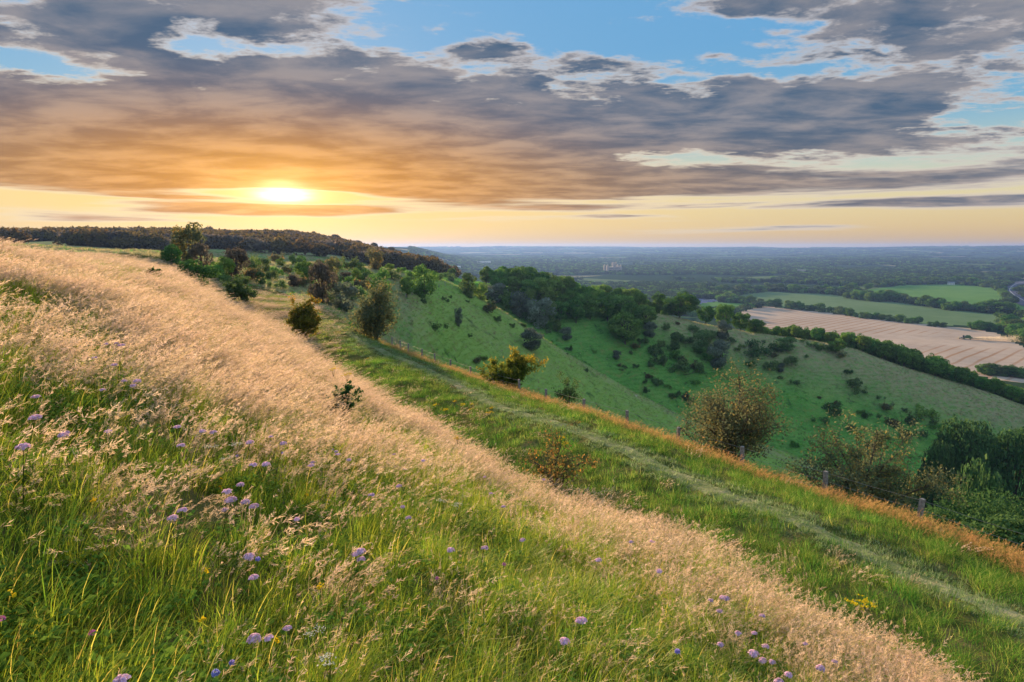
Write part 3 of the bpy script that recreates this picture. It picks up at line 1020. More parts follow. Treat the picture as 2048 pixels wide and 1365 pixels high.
# --- bushes about the saddle --------------------------------------------------
SADDLE = [
    ('russet', 'tall dark bushy tree rising above the wooded skyline', 383, 528, 443, 66), ('juniper', 'bright green juniper at the left end of the bush group', 343, 536, 490, 44),
    ('brown', 'grey-brown bush leaning against the tall dark tree', 404, 545, 485, 52), ('juniper', 'broad dark juniper in front of the hillside bush group', 394, 577, 520, 88),
    ('green', 'green bush right of the broad dark juniper', 447, 560, 510, 46), ('brown', 'brown leafless-looking bush at the right end of the hillside group', 473, 556, 486, 48),
    ('dark', 'small round bush below the brown bush', 521, 569, 542, 24), ('green', 'low green bush on the plateau edge behind the hillside group', 509, 545, 515, 30),
    ('dark', 'small dark bush on the plateau behind the bend', 533, 545, 516, 26), ('green', 'tiny bush alone on the pale plateau', 562, 532, 515, 18),
    ('green', 'mid-sized bush on the plateau under the sun', 612, 560, 520, 44), ('brown', 'tall brown bush left of the grey thicket', 646, 607, 508, 56),
    ('green', 'yellowish bush beside the plateau hedge', 620, 568, 522, 40), ('russet', 'rusty bush standing behind the tall brown bush', 668, 560, 512, 40),
    ('silver', 'grey thicket left of the russet hawthorn', 684, 624, 562, 66), ('green', 'small green bush above the grey thicket', 678, 540, 515, 26),
    ('brown', 'low brown bush between plateau bushes', 692, 562, 544, 28), ('dark', 'squat bush at the far edge of the plateau', 722, 546, 524, 30),
    ('russet', 'orange-lit tree standing highest on the plateau edge', 750, 540, 494, 38), ('green', 'dark green tree behind the russet hawthorn', 762, 596, 534, 48),
    ('green', 'small tree right of the orange-lit tree', 779, 543, 526, 22), ('gscrub', 'low scrub on the plateau rim', 797, 545, 533, 20),
    ('ash', 'left slender birch with a white stem by the spur fence', 814, 596, 549, 34), ('green', 'right and broader of the pair of birches by the spur fence', 848, 596, 526, 54),
    ('dark', 'little dark tree at the very tip of the green spur', 905, 563, 535, 22), ('dark', 'rounded dark tree just below the tip of the green spur', 937, 594, 543, 46),
    ('green', 'low bush right of the rounded spur tree', 962, 600, 565, 30), ('silver', 'silvery willow on the crest of the green spur', 988, 606, 564, 58),
    ('green', 'green bush right of the silvery willow', 1012, 622, 580, 32), ('silver', 'grey-leaved tree leading the crest hedge', 1040, 634, 578, 48), ('green', 'olive tree behind the grey-leaved crest tree', 1056, 622, 574, 34),
    ('silver', 'largest grey-leaved tree on the spur crest', 1080, 656, 592, 62), ('dark', 'dark tree tucked behind the largest grey crest tree', 1098, 650, 600, 40),
    ('green', 'small tree at the lower end of the crest hedge', 1113, 666, 640, 22), ('silver', 'pale bush low on the crest below the hedge', 1133, 681, 654, 27),
    ('brown', 'small bush between the tall brown bush and the bend', 590, 575, 545, 30), ('dark', 'dark bush on the plateau left of the rusty bush', 640, 545, 518, 26), ('green', 'bush in the dip left of the orange-lit tree', 716, 566, 536, 30),
]
for px, py, w, kd in [(540, 560, 30, 'scrub'), (556, 552, 24, 'gscrub'), (576, 548, 22, 'gscrub'), (596, 548, 26, 'scrub'), (632, 590, 34, 'scrub'), (660, 590, 40, 'gscrub'), (672, 606, 34, 'scrub'), (700, 600, 44, 'scrub'), (718, 585, 36, 'gscrub'),
                      (734, 570, 34, 'scrub'), (704, 575, 30, 'gscrub'), (664, 575, 30, 'scrub'), (606, 575, 28, 'gscrub'), (560, 578, 24, 'scrub'), (500, 562, 36, 'gscrub'), (486, 545, 40, 'scrub'), (425, 560, 40, 'gscrub'), (460, 572, 30, 'scrub'),
                      (524, 530, 22, 'scrub'), (550, 526, 24, 'gscrub'), (585, 530, 26, 'scrub'), (604, 526, 20, 'gscrub'), (700, 540, 30, 'scrub'), (735, 555, 26, 'gscrub'), (790, 560, 24, 'scrub'), (826, 560, 24, 'gscrub'), (876, 560, 18, 'scrub'), (890, 556, 18, 'gscrub'),
                      (955, 588, 24, 'scrub'), (975, 600, 24, 'gscrub'), (1000, 612, 26, 'scrub'), (1028, 626, 24, 'gscrub'), (1062, 646, 26, 'scrub'), (1090, 660, 24, 'gscrub')]:
    grow_px(kd, 'scrub_bush', 'low scrub bush on the rough ground about the valley head', 'bush', px, py, py - w * .8, w * 1.15, 'low scrub about the valley head')
for k, (kind, label, px, py, top, wpx) in enumerate(SADDLE):
    nm = {'juniper': 'juniper_bush', 'ash': 'birch_tree'}.get(kind, 'bush' if wpx < 45 else 'thorn_tree')
    grow_px(kind, nm, label, 'tree' if 'tree' in label or 'birch' in label or 'willow' in label else 'bush', px, py, top, wpx, 'bushes around the head of the valley', i=k)

# --- scrub dotted over the spurs ------------------------------------------------
SCRUB1 = [(850, 608, 12), (874, 663, 22), (885, 601, 9), (894, 606, 9), (903, 598, 8), (935, 606, 8), (974, 626, 25), (979, 611, 12), (986, 618, 12), (994, 644, 16), (1026, 656, 11),
          (1048, 655, 13), (951, 728, 17), (969, 722, 13), (941, 676, 9), (1097, 671, 11), (1143, 706, 14), (1135, 710, 5), (1188, 709, 8), (1175, 746, 11), (1237, 734, 8), (1251, 741, 9), (1244, 743, 6),
          (1271, 739, 12), (1294, 762, 14), (1292, 770, 10), (1303, 758, 10), (1317, 772, 20), (1289, 788, 14), (1338, 780, 13), (1346, 798, 17), (1358, 792, 12), (1368, 800, 16), (1306, 768, 12), (1382, 812, 16), (1590, 895, 16), (1075, 690, 15)]
for px, py, w in SCRUB1:
    k = 'scrub' if RNG.random() < .75 else 'gscrub'
    grow_px(k, 'scrub_bush', 'small dark scrub bush dotted on the near green spur', 'bush', px, py, py - w * .85, w * 1.15, 'scrub on the near green spur')
grow_px('silver', 'willow_bush', 'round silver bush in the middle of the green spur', 'bush', 1060, 699, 655, 50, i=0)
grow_px('silver', 'sapling', 'thin grey sapling on the open green spur above the golden bush', 'bush', 917, 654, 612, 18, i=1)
grow_px('silver', 'sapling', 'pale grey bush on the valley floor beyond the spur crest', 'bush', 1233, 722, 702, 20, i=1)
SCRUB2 = [(1286, 690, 20), (1306, 716, 34), (1329, 735, 34), (1349, 684, 27), (1349, 716, 24), (1361, 750, 42), (1386, 742, 22), (1389, 772, 16), (1325, 660, 18), (1357, 651, 9), (1389, 666, 24), (1423, 680, 26),
          (1466, 686, 14), (1471, 703, 12), (1486, 698, 13), (1450, 676, 24), (1520, 716, 48), (1547, 718, 16), (1580, 732, 30), (1498, 734, 20), (1542, 742, 32), (1525, 689, 9), (1604, 685, 10), (1644, 703, 22), (1626, 694, 16),
          (1680, 716, 16), (1696, 750, 15), (1700, 776, 26), (1721, 792, 22), (1772, 822, 22), (1672, 832, 32), (1591, 772, 14), (1644, 850, 20), (1808, 824, 12), (1860, 838, 38), (1835, 852, 32), (1675, 810, 12), (1716, 829, 12),
          (1270, 700, 18), (1315, 695, 20), (1340, 700, 18), (1405, 690, 22), (1375, 688, 20), (1415, 722, 22), (1437, 726, 24), (1406, 706, 24), (1366, 728, 20), (1400, 748, 18), (1560, 706, 14), (1612, 716, 9), (1760, 800, 10),
          (1738, 838, 20), (1790, 856, 26), (1700, 862, 20), (1770, 880, 24), (1640, 800, 8), (1560, 760, 10), (1880, 860, 26), (1820, 878, 30), (1750, 905, 26), (1870, 890, 34), (1297, 735, 14), (1262, 712, 12)]
for px, py, w in SCRUB2:
    k = 'scrub' if RNG.random() < .6 else 'gscrub'
    grow_px(k, 'scrub_bush', 'dark scrub bush on the far spur across the valley', 'bush', px, py, py - w * .72, w * 1.1, 'scrub on the far spur')
for kind, label, px, py, top, w in [
        ('oak', 'round bushy tree standing in front of the hillside wood', 1250, 690, 622, 76), ('silver', 'greyish tree on the flank of the far spur', 1440, 738, 680, 52),
        ('dark', 'upright dark tree in the scrub of the far spur', 1349, 700, 662, 30), ('dark', 'stout dark tree in the thick scrub left of the grey one', 1402, 705, 658, 46), ('silver', 'grey tree where the far spur meets the wood', 1444, 678, 640, 36),
        ('dark', 'round tree alone on the pale top of the far spur', 1573, 702, 672, 42), ('oak', 'single dark tree against the valley wood on the far spur', 1672, 707, 676, 40),
        ('silver', 'small silver bush amid the dark scrub of the far spur', 1563, 745, 725, 18), ('silver', 'grey bush low on the left of the far spur', 1300, 678, 645, 28)]:
    grow_px(kind, 'tree', label, 'tree', px, py, top, w, i=0)

# ------------------------------------------------------------------ woods, hedges and far trees
def scatter_gn(name, pts, rot, scl, idx, protos, kind='stuff'):
    """one object that sets copies of a few small meshes on given points (for what nobody could count)"""
    me = bpy.data.meshes.new(name)
    pts = np.asarray(pts, np.float32)
    me.vertices.add(len(pts))
    me.vertices.foreach_set('co', pts.ravel())
    a = me.attributes.new('turn', 'FLOAT_VECTOR', 'POINT')
    a.data.foreach_set('vector', np.asarray(rot, np.float32).ravel())
    a = me.attributes.new('grown', 'FLOAT_VECTOR', 'POINT')
    a.data.foreach_set('vector', np.asarray(scl, np.float32).ravel())
    a = me.attributes.new('which', 'INT', 'POINT')
    a.data.foreach_set('value', np.asarray(idx, np.int32))
    col = bpy.data.collections.new(name + '_kinds')
    for i, pm in enumerate(protos):
        po = bpy.data.objects.new('%s_kind_%s' % (name, 'abcdefghij'[i]), pm)
        col.objects.link(po)
    nt = bpy.data.node_groups.new(name, 'GeometryNodeTree')
    nt.interface.new_socket('Geometry', in_out='INPUT', socket_type='NodeSocketGeometry')
    nt.interface.new_socket('Geometry', in_out='OUTPUT', socket_type='NodeSocketGeometry')
    q = G(nt)
    gi, go = q.n('NodeGroupInput'), q.n('NodeGroupOutput')
    iop = q.n('GeometryNodeInstanceOnPoints')
    ci = q.n('GeometryNodeCollectionInfo')
    ci.inputs['Collection'].default_value = col
    ci.inputs['Separate Children'].default_value = True
    ci.inputs['Reset Children'].default_value = True

    def named(nm, dt):
        x = q.n('GeometryNodeInputNamedAttribute', data_type=dt)
        x.inputs['Name'].default_value = nm
        return x.outputs['Attribute']
    nt.links.new(gi.outputs[0], iop.inputs['Points'])
    nt.links.new(ci.outputs[0], iop.inputs['Instance'])
    iop.inputs['Pick Instance'].default_value = True
    nt.links.new(named('which', 'INT'), iop.inputs['Instance Index'])
    nt.links.new(named('turn', 'FLOAT_VECTOR'), iop.inputs['Rotation'])
    nt.links.new(named('grown', 'FLOAT_VECTOR'), iop.inputs['Scale'])
    nt.links.new(iop.outputs[0], go.inputs[0])
    o = obj(name, me)
    md = o.modifiers.new('scatter', 'NODES')
    md.node_group = nt
    return tag(o, kind=kind)


def project(P):
    P = np.atleast_2d(P)
    dep = P[:, 1] * CP - P[:, 2] * SP
    with np.errstate(divide='ignore', invalid='ignore'):
        return P[:, 0] / dep * FPX + CX, -(P[:, 1] * SP + P[:, 2] * CP) / dep * FPX + CY, dep


def scatter_pts(n, az0, az1, r0, r1, power=1.0, rng=RNG):
    """n points on the ground between two bearings and two distances; power 1 = even by area"""
    az = az0 + (az1 - az0) * rng.random(n)
    u = rng.random(n)
    e = power + 1
    r = (r0 ** e + u * (r1 ** e - r0 ** e)) ** (1 / e) if abs(e) > 1e-6 else r0 * (r1 / r0) ** u
    return az, r, np.stack([r * np.sin(az), r * np.cos(az), ground(az, r)], 1)


def thin(P, d):
    """keep points at least d apart"""
    keep, cell = [], {}
    for i, p in enumerate(P):
        c = (int(p[0] // d), int(p[1] // d))
        ok = True
        for dx in (-1, 0, 1):
            for dy in (-1, 0, 1):
                for j in cell.get((c[0] + dx, c[1] + dy), ()):
                    if (P[j][0] - p[0]) ** 2 + (P[j][1] - p[1]) ** 2 < d * d:
                        ok = False
        if ok:
            keep.append(i)
            cell.setdefault(c, []).append(i)
    return np.array(keep, int)


def pick(P, poly):
    x, y, _ = project(P)
    return inside_poly(x, y, poly)


# the wood on the hillside beyond the green spur
az, r, P = scatter_pts(1500, -0.06, 0.24, 250, 372)
sel = pick(P, [(958, 560), (1000, 566), (1100, 580), (1200, 604), (1296, 632), (1305, 664), (1262, 668), (1200, 655), (1150, 648), (1106, 645), (1060, 612), (1000, 596)])
P, az, r = P[sel], az[sel], r[sel]
k = thin(P, 6.6)
for q, (p, a_, r_) in enumerate(zip(P[k], az[k], r[k])):
    h = (11.5 + 5.0 * RNG.random()) * (0.8 if a_ < 0.0 else 1.0)
    kind = 'oak' if RNG.random() < .62 else 'ash'
    grow(kind, 'broadleaf_tree', ('dark green' if kind == 'oak' else 'lighter green') + ' tree in the hillside wood behind the green spur', 'tree', Vector(p), h, h * (.78 + .25 * RNG.random()), 'trees of the hillside wood')
for label, px, py, top, w, r_ in [
        ('big rounded dark tree standing right of the hillside wood', 1360, 640, 582, 84, 385), ('pointed dark tree left of the big rounded one', 1316, 630, 582, 36, 395), ('low tree between the hillside wood and the pointed tree', 1288, 625, 596, 34, 395),
        ('small dark tree right of the big rounded one', 1412, 650, 610, 40, 392), ('tall dark tree beside the bright little field', 1449, 655, 604, 46, 400), ('dark tree at the upper corner of the stubble field', 1482, 660, 622, 40, 405),
        ('bushy tree at the left end of the tree belt', 1510, 670, 636, 46, 408), ('low green tree in the gap before the tree belt', 1332, 622, 600, 30, 398)]:
    grow_px('oak', 'tree', label, 'tree', px, py, top, w, r=r_)

# belt of trees along the foot of the far spur
az, r, P = scatter_pts(2600, 0.33, 0.74, 385, 530)
off = r - line_r('spur2', az)
px_, py_, _ = project(P)
sel = (off > 9) & (off < 75) & (px_ > 1505)
P, az, r, off = P[sel], az[sel], r[sel], off[sel]
k = thin(P, 7.6)
lim_x = [1500, 1553, 1590, 1640, 1680, 1720, 1770, 1820, 1880, 1930, 1975, 2048, 2200]
lim_y = [642, 646, 645, 652, 657, 662, 673, 691, 709, 733, 748, 772, 800]
nb = 0
for p, a_, r_, o_ in zip(P[k], az[k], r[k], off[k]):
    x_, _, d_ = project(p)
    ztop = tanel(a_, float(np.interp(x_[0], lim_x, lim_y)) + 1 + 9 * RNG.random()) * r_
    h = ztop - p[2]
    if h < 5:
        continue
    h = min(h, 19.0)
    kind = 'oak' if RNG.random() < .6 else 'ash'
    grow(kind, 'broadleaf_tree', ('dark green' if kind == 'oak' else 'lighter green') + ' tree in the belt between far spur and stubble field', 'tree', Vector(p), h, min(h * .9, 13) * (.8 + .3 * RNG.random()), 'trees in the belt below the far spur')
    nb += 1

PROTO['valley'] = [TP('valley', seed=s_, h=14, w=14, base=.0, nl=90, n=12000, leaf=.26, mat='valley', lob=.6, shell=.7, jit=.6) for s_ in (93, 94, 95)]
# the big trees filling the valley on the right
for label, px, top, w, r_, kind in [
        ('large dark tree rising beside the copper thorn bush on the right', 1985, 905, 340, 60, 'oak'), ('large dark tree at the right edge, lower valley', 2105, 880, 380, 66, 'oak'),
        ('dark valley tree behind the fence post on the right', 2035, 985, 300, 46, 'oak'),
        ('broad dark crown standing in front of the foot of the far spur', 1945, 812, 150, 215, 'valley'), ('dark crown at the right edge beside the broad one', 2045, 828, 150, 225, 'valley'), ('smaller dark crown below the broad valley crown', 1885, 862, 90, 205, 'valley'),
        ('dense dark crown low in the valley behind the copper bush', 1885, 935, 200, 84, 'oak'), ('dark tree low at the right edge above the last fence post', 2150, 1010, 240, 44, 'oak'), ('valley tree between the two big dark crowns', 1975, 880, 130, 130, 'valley'),
        ('low dark tree beside the lower valley path of scrub', 1800, 905, 100, 150, 'valley')]:
    az_ = px_az(px, top)
    p = place(az_, r_)
    h = tanel(az_, top) * r_ - p.z
    if r_ < 130:                       # near enough to show leaf sprays: a denser crown of its own
        ww = w * depth_of(p) / FPX
        mm = make_tree(seed=int(px), h=h, w=ww, base=.05, nl=110, n=40000, leaf=.15, mat='valley', lob=.55, shell=.7, jit=.8)
        plant('valley_tree', label, 'tree', mm, p, 1.0)
    else:
        grow(kind, 'valley_tree', label, 'tree', p, h, w * depth_of(p) / FPX)

# skyline wood on the ridge to the left: the crowns that stand out singly, and the mass below them
ridge_top = ([-60, 0, 40, 100, 150, 190, 250, 300, 340, 400, 470, 530, 600, 640, 680, 720, 760, 800, 830, 850, 880], [482, 479, 470, 466, 464, 462, 458, 460, 463, 459, 459, 461, 463, 467, 476, 484, 494, 506, 516, 523, 533])
PROTO['ridge'] = [TP('ridge', seed=s, h=14, w=13, base=.05, nl=18, n=1500, leaf=.75, mat='ridge') for s in (91, 92)]
nsky = 0
x = -40.0
while x < 872:
    top = float(np.interp(x, *ridge_top)) + RNG.normal() * 3.0 - (6 if x in (624.0,) else 0)
    r_ = 880 + RNG.random() * 40
    a_ = px_az(x, top)
    p = place(a_, r_)
    w = (15 + 10 * RNG.random()) * depth_of(p) / FPX
    h = tanel(a_, top) * r_ - p.z
    if h > 3:
        grow('ridge', 'ridge_tree', 'dark tree crown on the skyline of the wooded ridge', 'tree', p, h, w * 1.25, 'crowns along the wooded ridge')
        nsky += 1
    x += 9 + 6 * RNG.random()


def low_tree(seed, n=170, leaf=.11, mat='oak'):
    rng = np.random.default_rng(seed)
    lobes = [(0, 0, .5, .42, .42, .45)] + [(rng.normal() * .25, rng.normal() * .25, .45 + .3 * rng.random(), .26, .26, .24) for _ in range(6)]
    p, nrm, tint = crown_points(rng, lobes, n, .75)
    v, f, tv = leaves_mesh(p, nrm, leaf * (.8 + .5 * rng.random(n)), rng, tint)
    return mesh_from('far_crown', v, f, LEAF[mat], attrs={'tint': ('POINT', 'FLOAT', tv)})


RIDGE = [low_tree(65, mat='ridge'), low_tree(66, mat='ridge'), low_tree(67, mat='ridge'), low_tree(68, mat='brown')]
FAR = [low_tree(61, mat='far'), low_tree(62, mat='far'), low_tree(63, mat='oak'), low_tree(64, mat='far')]


def wood(name, P, hmin, hmax, wide=1.0, kinds=None):
    n = len(P)
    s = hmin + (hmax - hmin) * RNG.random(n)
    P = P.copy()
    P[:, 2] -= 0.12 * s
    scl = np.stack([s * wide * (.9 + .4 * RNG.random(n)), s * wide * (.9 + .4 * RNG.random(n)), s], 1)
    rot = np.stack([np.zeros(n), np.zeros(n), RNG.random(n) * 6.283], 1)
    return scatter_gn(name, P, rot, scl, RNG.integers(0, 4, n), kinds or FAR)


patch0 = lambda P: vnoise(P[:, 0] / 40, P[:, 1] / 40) + .5
az, r, P = scatter_pts(5200, -0.78, -0.05, 430, 965)
x_, y_, _ = project(P)
lim = np.interp(x_, *ridge_top)
sel = (y_ > lim + 5) & (x_ > -60) & (x_ < 905) & ((r > 600) | (patch0(P) > .42))
wood('ridge_woodland', P[sel], 9, 13, kinds=RIDGE)

# woods of the plain, leaving the fields open
open_polys = [[(x, y) for x, y in POLYS[k]] for k in (3, 4, 5, 6, 7, 8)]
az, r, P = scatter_pts(52000, -0.16, 0.80, 1050, 5200, power=0.05)
x_, y_, dep_ = project(P)
sel = np.ones(len(P), bool)
for po in open_polys:
    c = np.array(po, float)
    sel &= ~inside_poly(x_, y_ - 1, po)
    sel &= ~inside_poly(x_, y_ - 0.35 * 13 * FPX / dep_, po)
gl = vnoise(P[:, 0] / 330 + 7, P[:, 1] / 330) + .5 * vnoise(P[:, 0] / 120, P[:, 1] / 120)
glade = (gl < -0.10) & (r > 1750)
sel &= ~glade
# the strip of plain between stubble and pasture keeps only its hedge
sel &= ~inside_poly(x_, y_, [(1500, 612), (1660, 628), (1850, 650), (1990, 666), (1960, 640), (1850, 640), (1700, 626), (1560, 606), (1490, 605)])
ROAD_PX = [(2090, 560), (2040, 567), (2024, 574), (2019, 581), (2024, 588), (2034, 595), (2048, 603), (2075, 615)]
rp = np.array(ROAD_PX, float)
for i in range(len(rp) - 1):
    for t in np.linspace(0, 1, 12):
        q = rp[i] + (rp[i + 1] - rp[i]) * t
        sel &= (np.abs(x_ - q[0]) > 9) | (y_ < q[1] - 1) | (y_ > q[1] + 7.5)
sel &= ~((np.abs(x_ - 1902) < 10) & (y_ > 563) & (y_ < 576))
wood('plain_woodland', P[sel], 9, 16)
az, r, P = scatter_pts(15000, -0.20, 0.84, 5000, 12300, power=-.2)
gl = vnoise(P[:, 0] / 700 + 7, P[:, 1] / 420) + .5 * vnoise(P[:, 0] / 260, P[:, 1] / 260)
wood('distant_woodland', P[gl > -0.04], 11, 17, wide=4.5)

# hedgerow and field trees that can be counted
HEDGES = [
    ('hedge between stubble field and long pasture', [(1405, 592), (1479, 606), (1552, 614), (1615, 622), (1669, 626), (1716, 636), (1780, 642), (1840, 648)], 17, 40),
    ('hedge between long pasture and upper field', [(1692, 596), (1748, 604), (1786, 603), (1843, 611), (1894, 621), (1932, 622)], 22, 34),
    ('hedge right of the upper field', [(1956, 624), (1985, 622), (2016, 626)], 24, 8),
    ('hedge at the top edge of the stubble field', [(1850, 652), (1880, 653), (1900, 655)], 12, 4), ('hedge past the harvester', [(1940, 656), (1975, 660), (2005, 664), (2048, 676)], 20, 14),
    ('dark copse at the right end of the stubble field', [(2000, 652), (2030, 660), (2060, 690), (2020, 668), (2062, 664)], 30, 22),
    ('hedge along the near edge of the stubble field', [(1565, 668), (1620, 684), (1690, 700)], 10, 10),
    ('belt beyond the stubble field corner', [(1960, 748), (2000, 752), (2060, 758)], 24, 12),
    ('woodland edge above the long pasture', [(1400, 585), (1465, 587), (1540, 581), (1650, 585), (1720, 582)], 17, 36),
    ('woodland edge above the upper field', [(1730, 579), (1800, 569), (1880, 566), (1920, 566), (1990, 575), (2014, 598)], 15, 30),
    ('row of small bushes by the bright little field', [(1455, 620), (1475, 618), (1500, 614), (1520, 612)], 8, 9)]
ntree = 0
for label, pl, hp, n in HEDGES:
    pl = np.array(pl, float)
    sl = np.concatenate([[0], np.cumsum(np.hypot(*np.diff(pl, axis=0).T))])
    for i in range(n):
        s = (i + RNG.random() * .8) / n * sl[-1]
        px, py = np.interp(s, sl, pl[:, 0]), np.interp(s, sl, pl[:, 1]) + RNG.normal() * 1.0
        a_, r_ = hit(px, py, 450)
        p = place(a_, r_)
        hh = hp * (.62 + .6 * RNG.random()) * depth_of(p) / FPX
        kd = 'oak' if RNG.random() < .7 else 'dark'
        grow(kd, 'hedgerow_tree', 'tree in the ' + label, 'tree', p - Vector((0, 0, .1 * hh)), hh, hh * (.95 + .5 * RNG.random()), 'trees in the ' + label)
        ntree += 1
print('trees', nb, nsky, ntree)

# ------------------------------------------------------------------ built things
def hit_h(px, py, h=0.0, rmin=0.8, rmax=13000):
    """like hit(), for a point standing h metres above the ground"""
    az = px_az(px, py)
    t = tanel(az, py)
    rr = np.exp(np.linspace(math.log(rmin), math.log(rmax), 3000))
    below = ground(np.full(rr.shape, az), rr) + h > t * rr
    k = int(np.argmax(below)) if below.any() else len(rr) - 1
    return az, float(rr[k])


class Solid:
    """collects boxes, prisms and cylinders (as quads) for one part"""
    def __init__(self):
        self.v, self.f, self.n = [], [], 0

    def add(self, v, f):
        self.v.append(np.asarray(v, float))
        self.f += [tuple(i + self.n for i in q) for q in f]
        self.n += len(v)
        return self

    def box(self, x0, x1, y0, y1, z0, z1, tx=1.0, ty=1.0):
        cx, cy = (x0 + x1) / 2, (y0 + y1) / 2
        b = [(x0, y0), (x1, y0), (x1, y1), (x0, y1)]
        t = [(cx + (x - cx) * tx, cy + (y - cy) * ty) for x, y in b]
        v = [(x, y, z0) for x, y in b] + [(x, y, z1) for x, y in t]
        return self.add(v, [(3, 2, 1, 0), (4, 5, 6, 7), (0, 1, 5, 4), (1, 2, 6, 5), (2, 3, 7, 6), (3, 0, 4, 7)])

    def gable(self, x0, x1, y0, y1, z0, z1, over=0.25):
        """pitched roof, ridge along x"""
        ym = (y0 + y1) / 2
        x0, x1, y0, y1 = x0 - over, x1 + over, y0 - over, y1 + over
        v = [(x0, y0, z0), (x1, y0, z0), (x1, y1, z0), (x0, y1, z0), (x0, ym, z1), (x1, ym, z1)]
        return self.add(v, [(3, 2, 1, 0), (0, 1, 5, 4), (2, 3, 4, 5), (0, 4, 3, 3), (1, 2, 5, 5)])

    def cyl(self, c, axis, r, half, k=14):
        c = np.asarray(c, float)
        ax = np.zeros(3)
        ax[axis] = half
        v, f = tube(c - ax, c + ax, r, r, k)
        self.add(v, [tuple(q) for q in f])
        m = len(v)
        self.add([c - ax, c + ax], [])
        base = self.n - 2 - m
        for i in range(k):
            j = (i + 1) % k
            self.f.append((base + j, base + i, self.n - 2, self.n - 2))
            self.f.append((base + k + i, base + k + j, self.n - 1, self.n - 1))
        return self

    def mesh(self, name, mat):
        me = bpy.data.meshes.new(name)
        me.from_pydata([tuple(p) for p in np.concatenate(self.v)], [], [tuple(dict.fromkeys(q)) for q in self.f])
        me.materials.append(mat)
        me.update()
        return me

    def part(self, name, mat, parent):
        return obj(name, self.mesh(name, mat), parent)


M_WOOD = flat_mat('weathered_wood', (.24, .235, .23), .85, .35, 14)
M_WIRE = flat_mat('galvanised_wire', (.30, .30, .30), .5, .1, 5, .6)
M_WHITE = flat_mat('white_wall', (.74, .74, .72), .8, .06, .5)
M_SLATE = flat_mat('slate_roof', (.20, .22, .27), .7, .15, .6)
M_STONE = flat_mat('pale_stone', (.36, .34, .32), .85, .1, .2)
M_GLASS = flat_mat('dark_glass', (.03, .04, .05), .15, .1, 1)
M_GREEN = flat_mat('harvester_green', (.05, .14, .045), .4, .15, .8)
M_YELLOW = flat_mat('harvester_yellow', (.45, .36, .05), .5, .1, .8)
M_BLACK = flat_mat('black_rubber', (.03, .03, .03), .8, .2, 2)
M_STEEL = flat_mat('dull_steel', (.22, .21, .2), .6, .2, 1.5)
M_PAINT = flat_mat('white_paint', (.78, .78, .78), .4, .03, 1)

# post and wire fence along the brow
POSTS = [(784, 679, 48.3), (800, 686, 46), (817, 692, 43.9), (844, 703, 41), (869, 712, 38.9), (901, 724, 36.7), (941, 739, 34), (985, 752, 31.6), (1038, 769, 29.5),
         (1092, 785, 27.5), (1168, 806, 24.8), (1254, 829, 22.7), (1357, 864, 20.8), (1484, 903, 19.1), (1651, 954, 17.4), (1844, 1012, 16.1), (2075, 1090, 15.3)]
fence = thing('post_and_wire_fence', 'weathered post and wire fence running along the brow beside the track', 'fence', place(px_az(1254, 829), 22.7))
finv = fence.location.copy()
tops = []
for i, (px, py, r) in enumerate(POSTS):
    az = px_az(px, py)
    r = r * 1.035 + .15
    zt = tanel(az, py) * r
    zg = float(ground(az, r))
    zt = max(zt + .16, zg + .68)
    lx, ly = RNG.normal() * .03, RNG.normal() * .03
    s = Solid()
    w = .046
    s.box(-w, w, -w, w, zg - .35 - zt, -.012).box(-w, w, -w, w, -.012, 0, .8, .8)
    o = s.part('post', M_WOOD, fence)
    o.location = Vector((r * math.sin(az), r * math.cos(az), zt)) - finv
    o.rotation_euler = (lx, ly, .4 + RNG.normal() * .1)
    tops.append(np.array(o.location))
for dz in (.07, .30, .55):
    wd = Wood()
    for a, b in zip(tops[:-1], tops[1:]):
        off = np.array([.06, .02, -dz])
        m = (a + b) / 2 + off - [0, 0, .02]
        wd.path([a + off, m, b + off], .004, .004, 4)
    obj('wire', wd.mesh('wire', M_WIRE), fence)

# second fence climbing the spur
f2 = [(776, 612), (785, 608), (798, 603), (812, 597), (824, 592), (838, 588), (852, 585), (866, 581), (878, 577), (890, 571), (900, 565)]
p0 = place(*hit(838, 588))
fen2 = thing('spur_fence', 'thin far post fence climbing to the tip of the green spur', 'fence', p0)
pts2 = []
for px, py in f2:
    p = place(*hit(px, py)) - p0
    o = Solid().box(-.09, .09, -.09, .09, -.3, 1.25).part('post', M_WOOD, fen2)
    o.location = p
    pts2.append(np.array(p))
wd = Wood()
for a, b in zip(pts2[:-1], pts2[1:]):
    wd.seg(a + [0, 0, 1.1], b + [0, 0, 1.1], .015, .015, 3)
obj('wire', wd.mesh('wire', M_WIRE), fen2)

# combine harvester at work in the stubble field
az, r = hit(1933, 679, 500)
pc = place(az, r)
facing = math.atan2(pc.y, pc.x) - math.pi / 2 + math.radians(180)      # drives to the left across the view
ch = thing('combine_harvester', 'combine harvester cutting the far right of the stubble field', 'harvester', pc, facing, scale=1.25)
Solid().box(-3.6, 1.7, -1.45, 1.45, 1.1, 3.3, .94, .9).box(-4.6, -3.6, -1.3, 1.3, 1.3, 2.5, .9, .9).part('body', M_GREEN, ch)
Solid().box(-2.6, .6, -1.3, 1.3, 3.3, 4.05, 1.1, 1.1).part('grain_tank', M_GREEN, ch)
cab = Solid().box(1.75, 3.3, -1.05, 1.05, 1.9, 3.55, .9, .94).part('cab', M_GLASS, ch)
Solid().box(1.65, 3.4, -1.15, 1.15, 3.55, 3.75).part('roof', M_GREEN, cab)
Solid().box(3.0, 5.0, -.7, .7, .7, 1.7, .8, .9).part('feeder', M_STEEL, ch)
hd = Solid().box(4.9, 6.0, -4.1, 4.1, .35, 1.15, .6, 1).part('header', M_STEEL, ch)
rl = Solid()
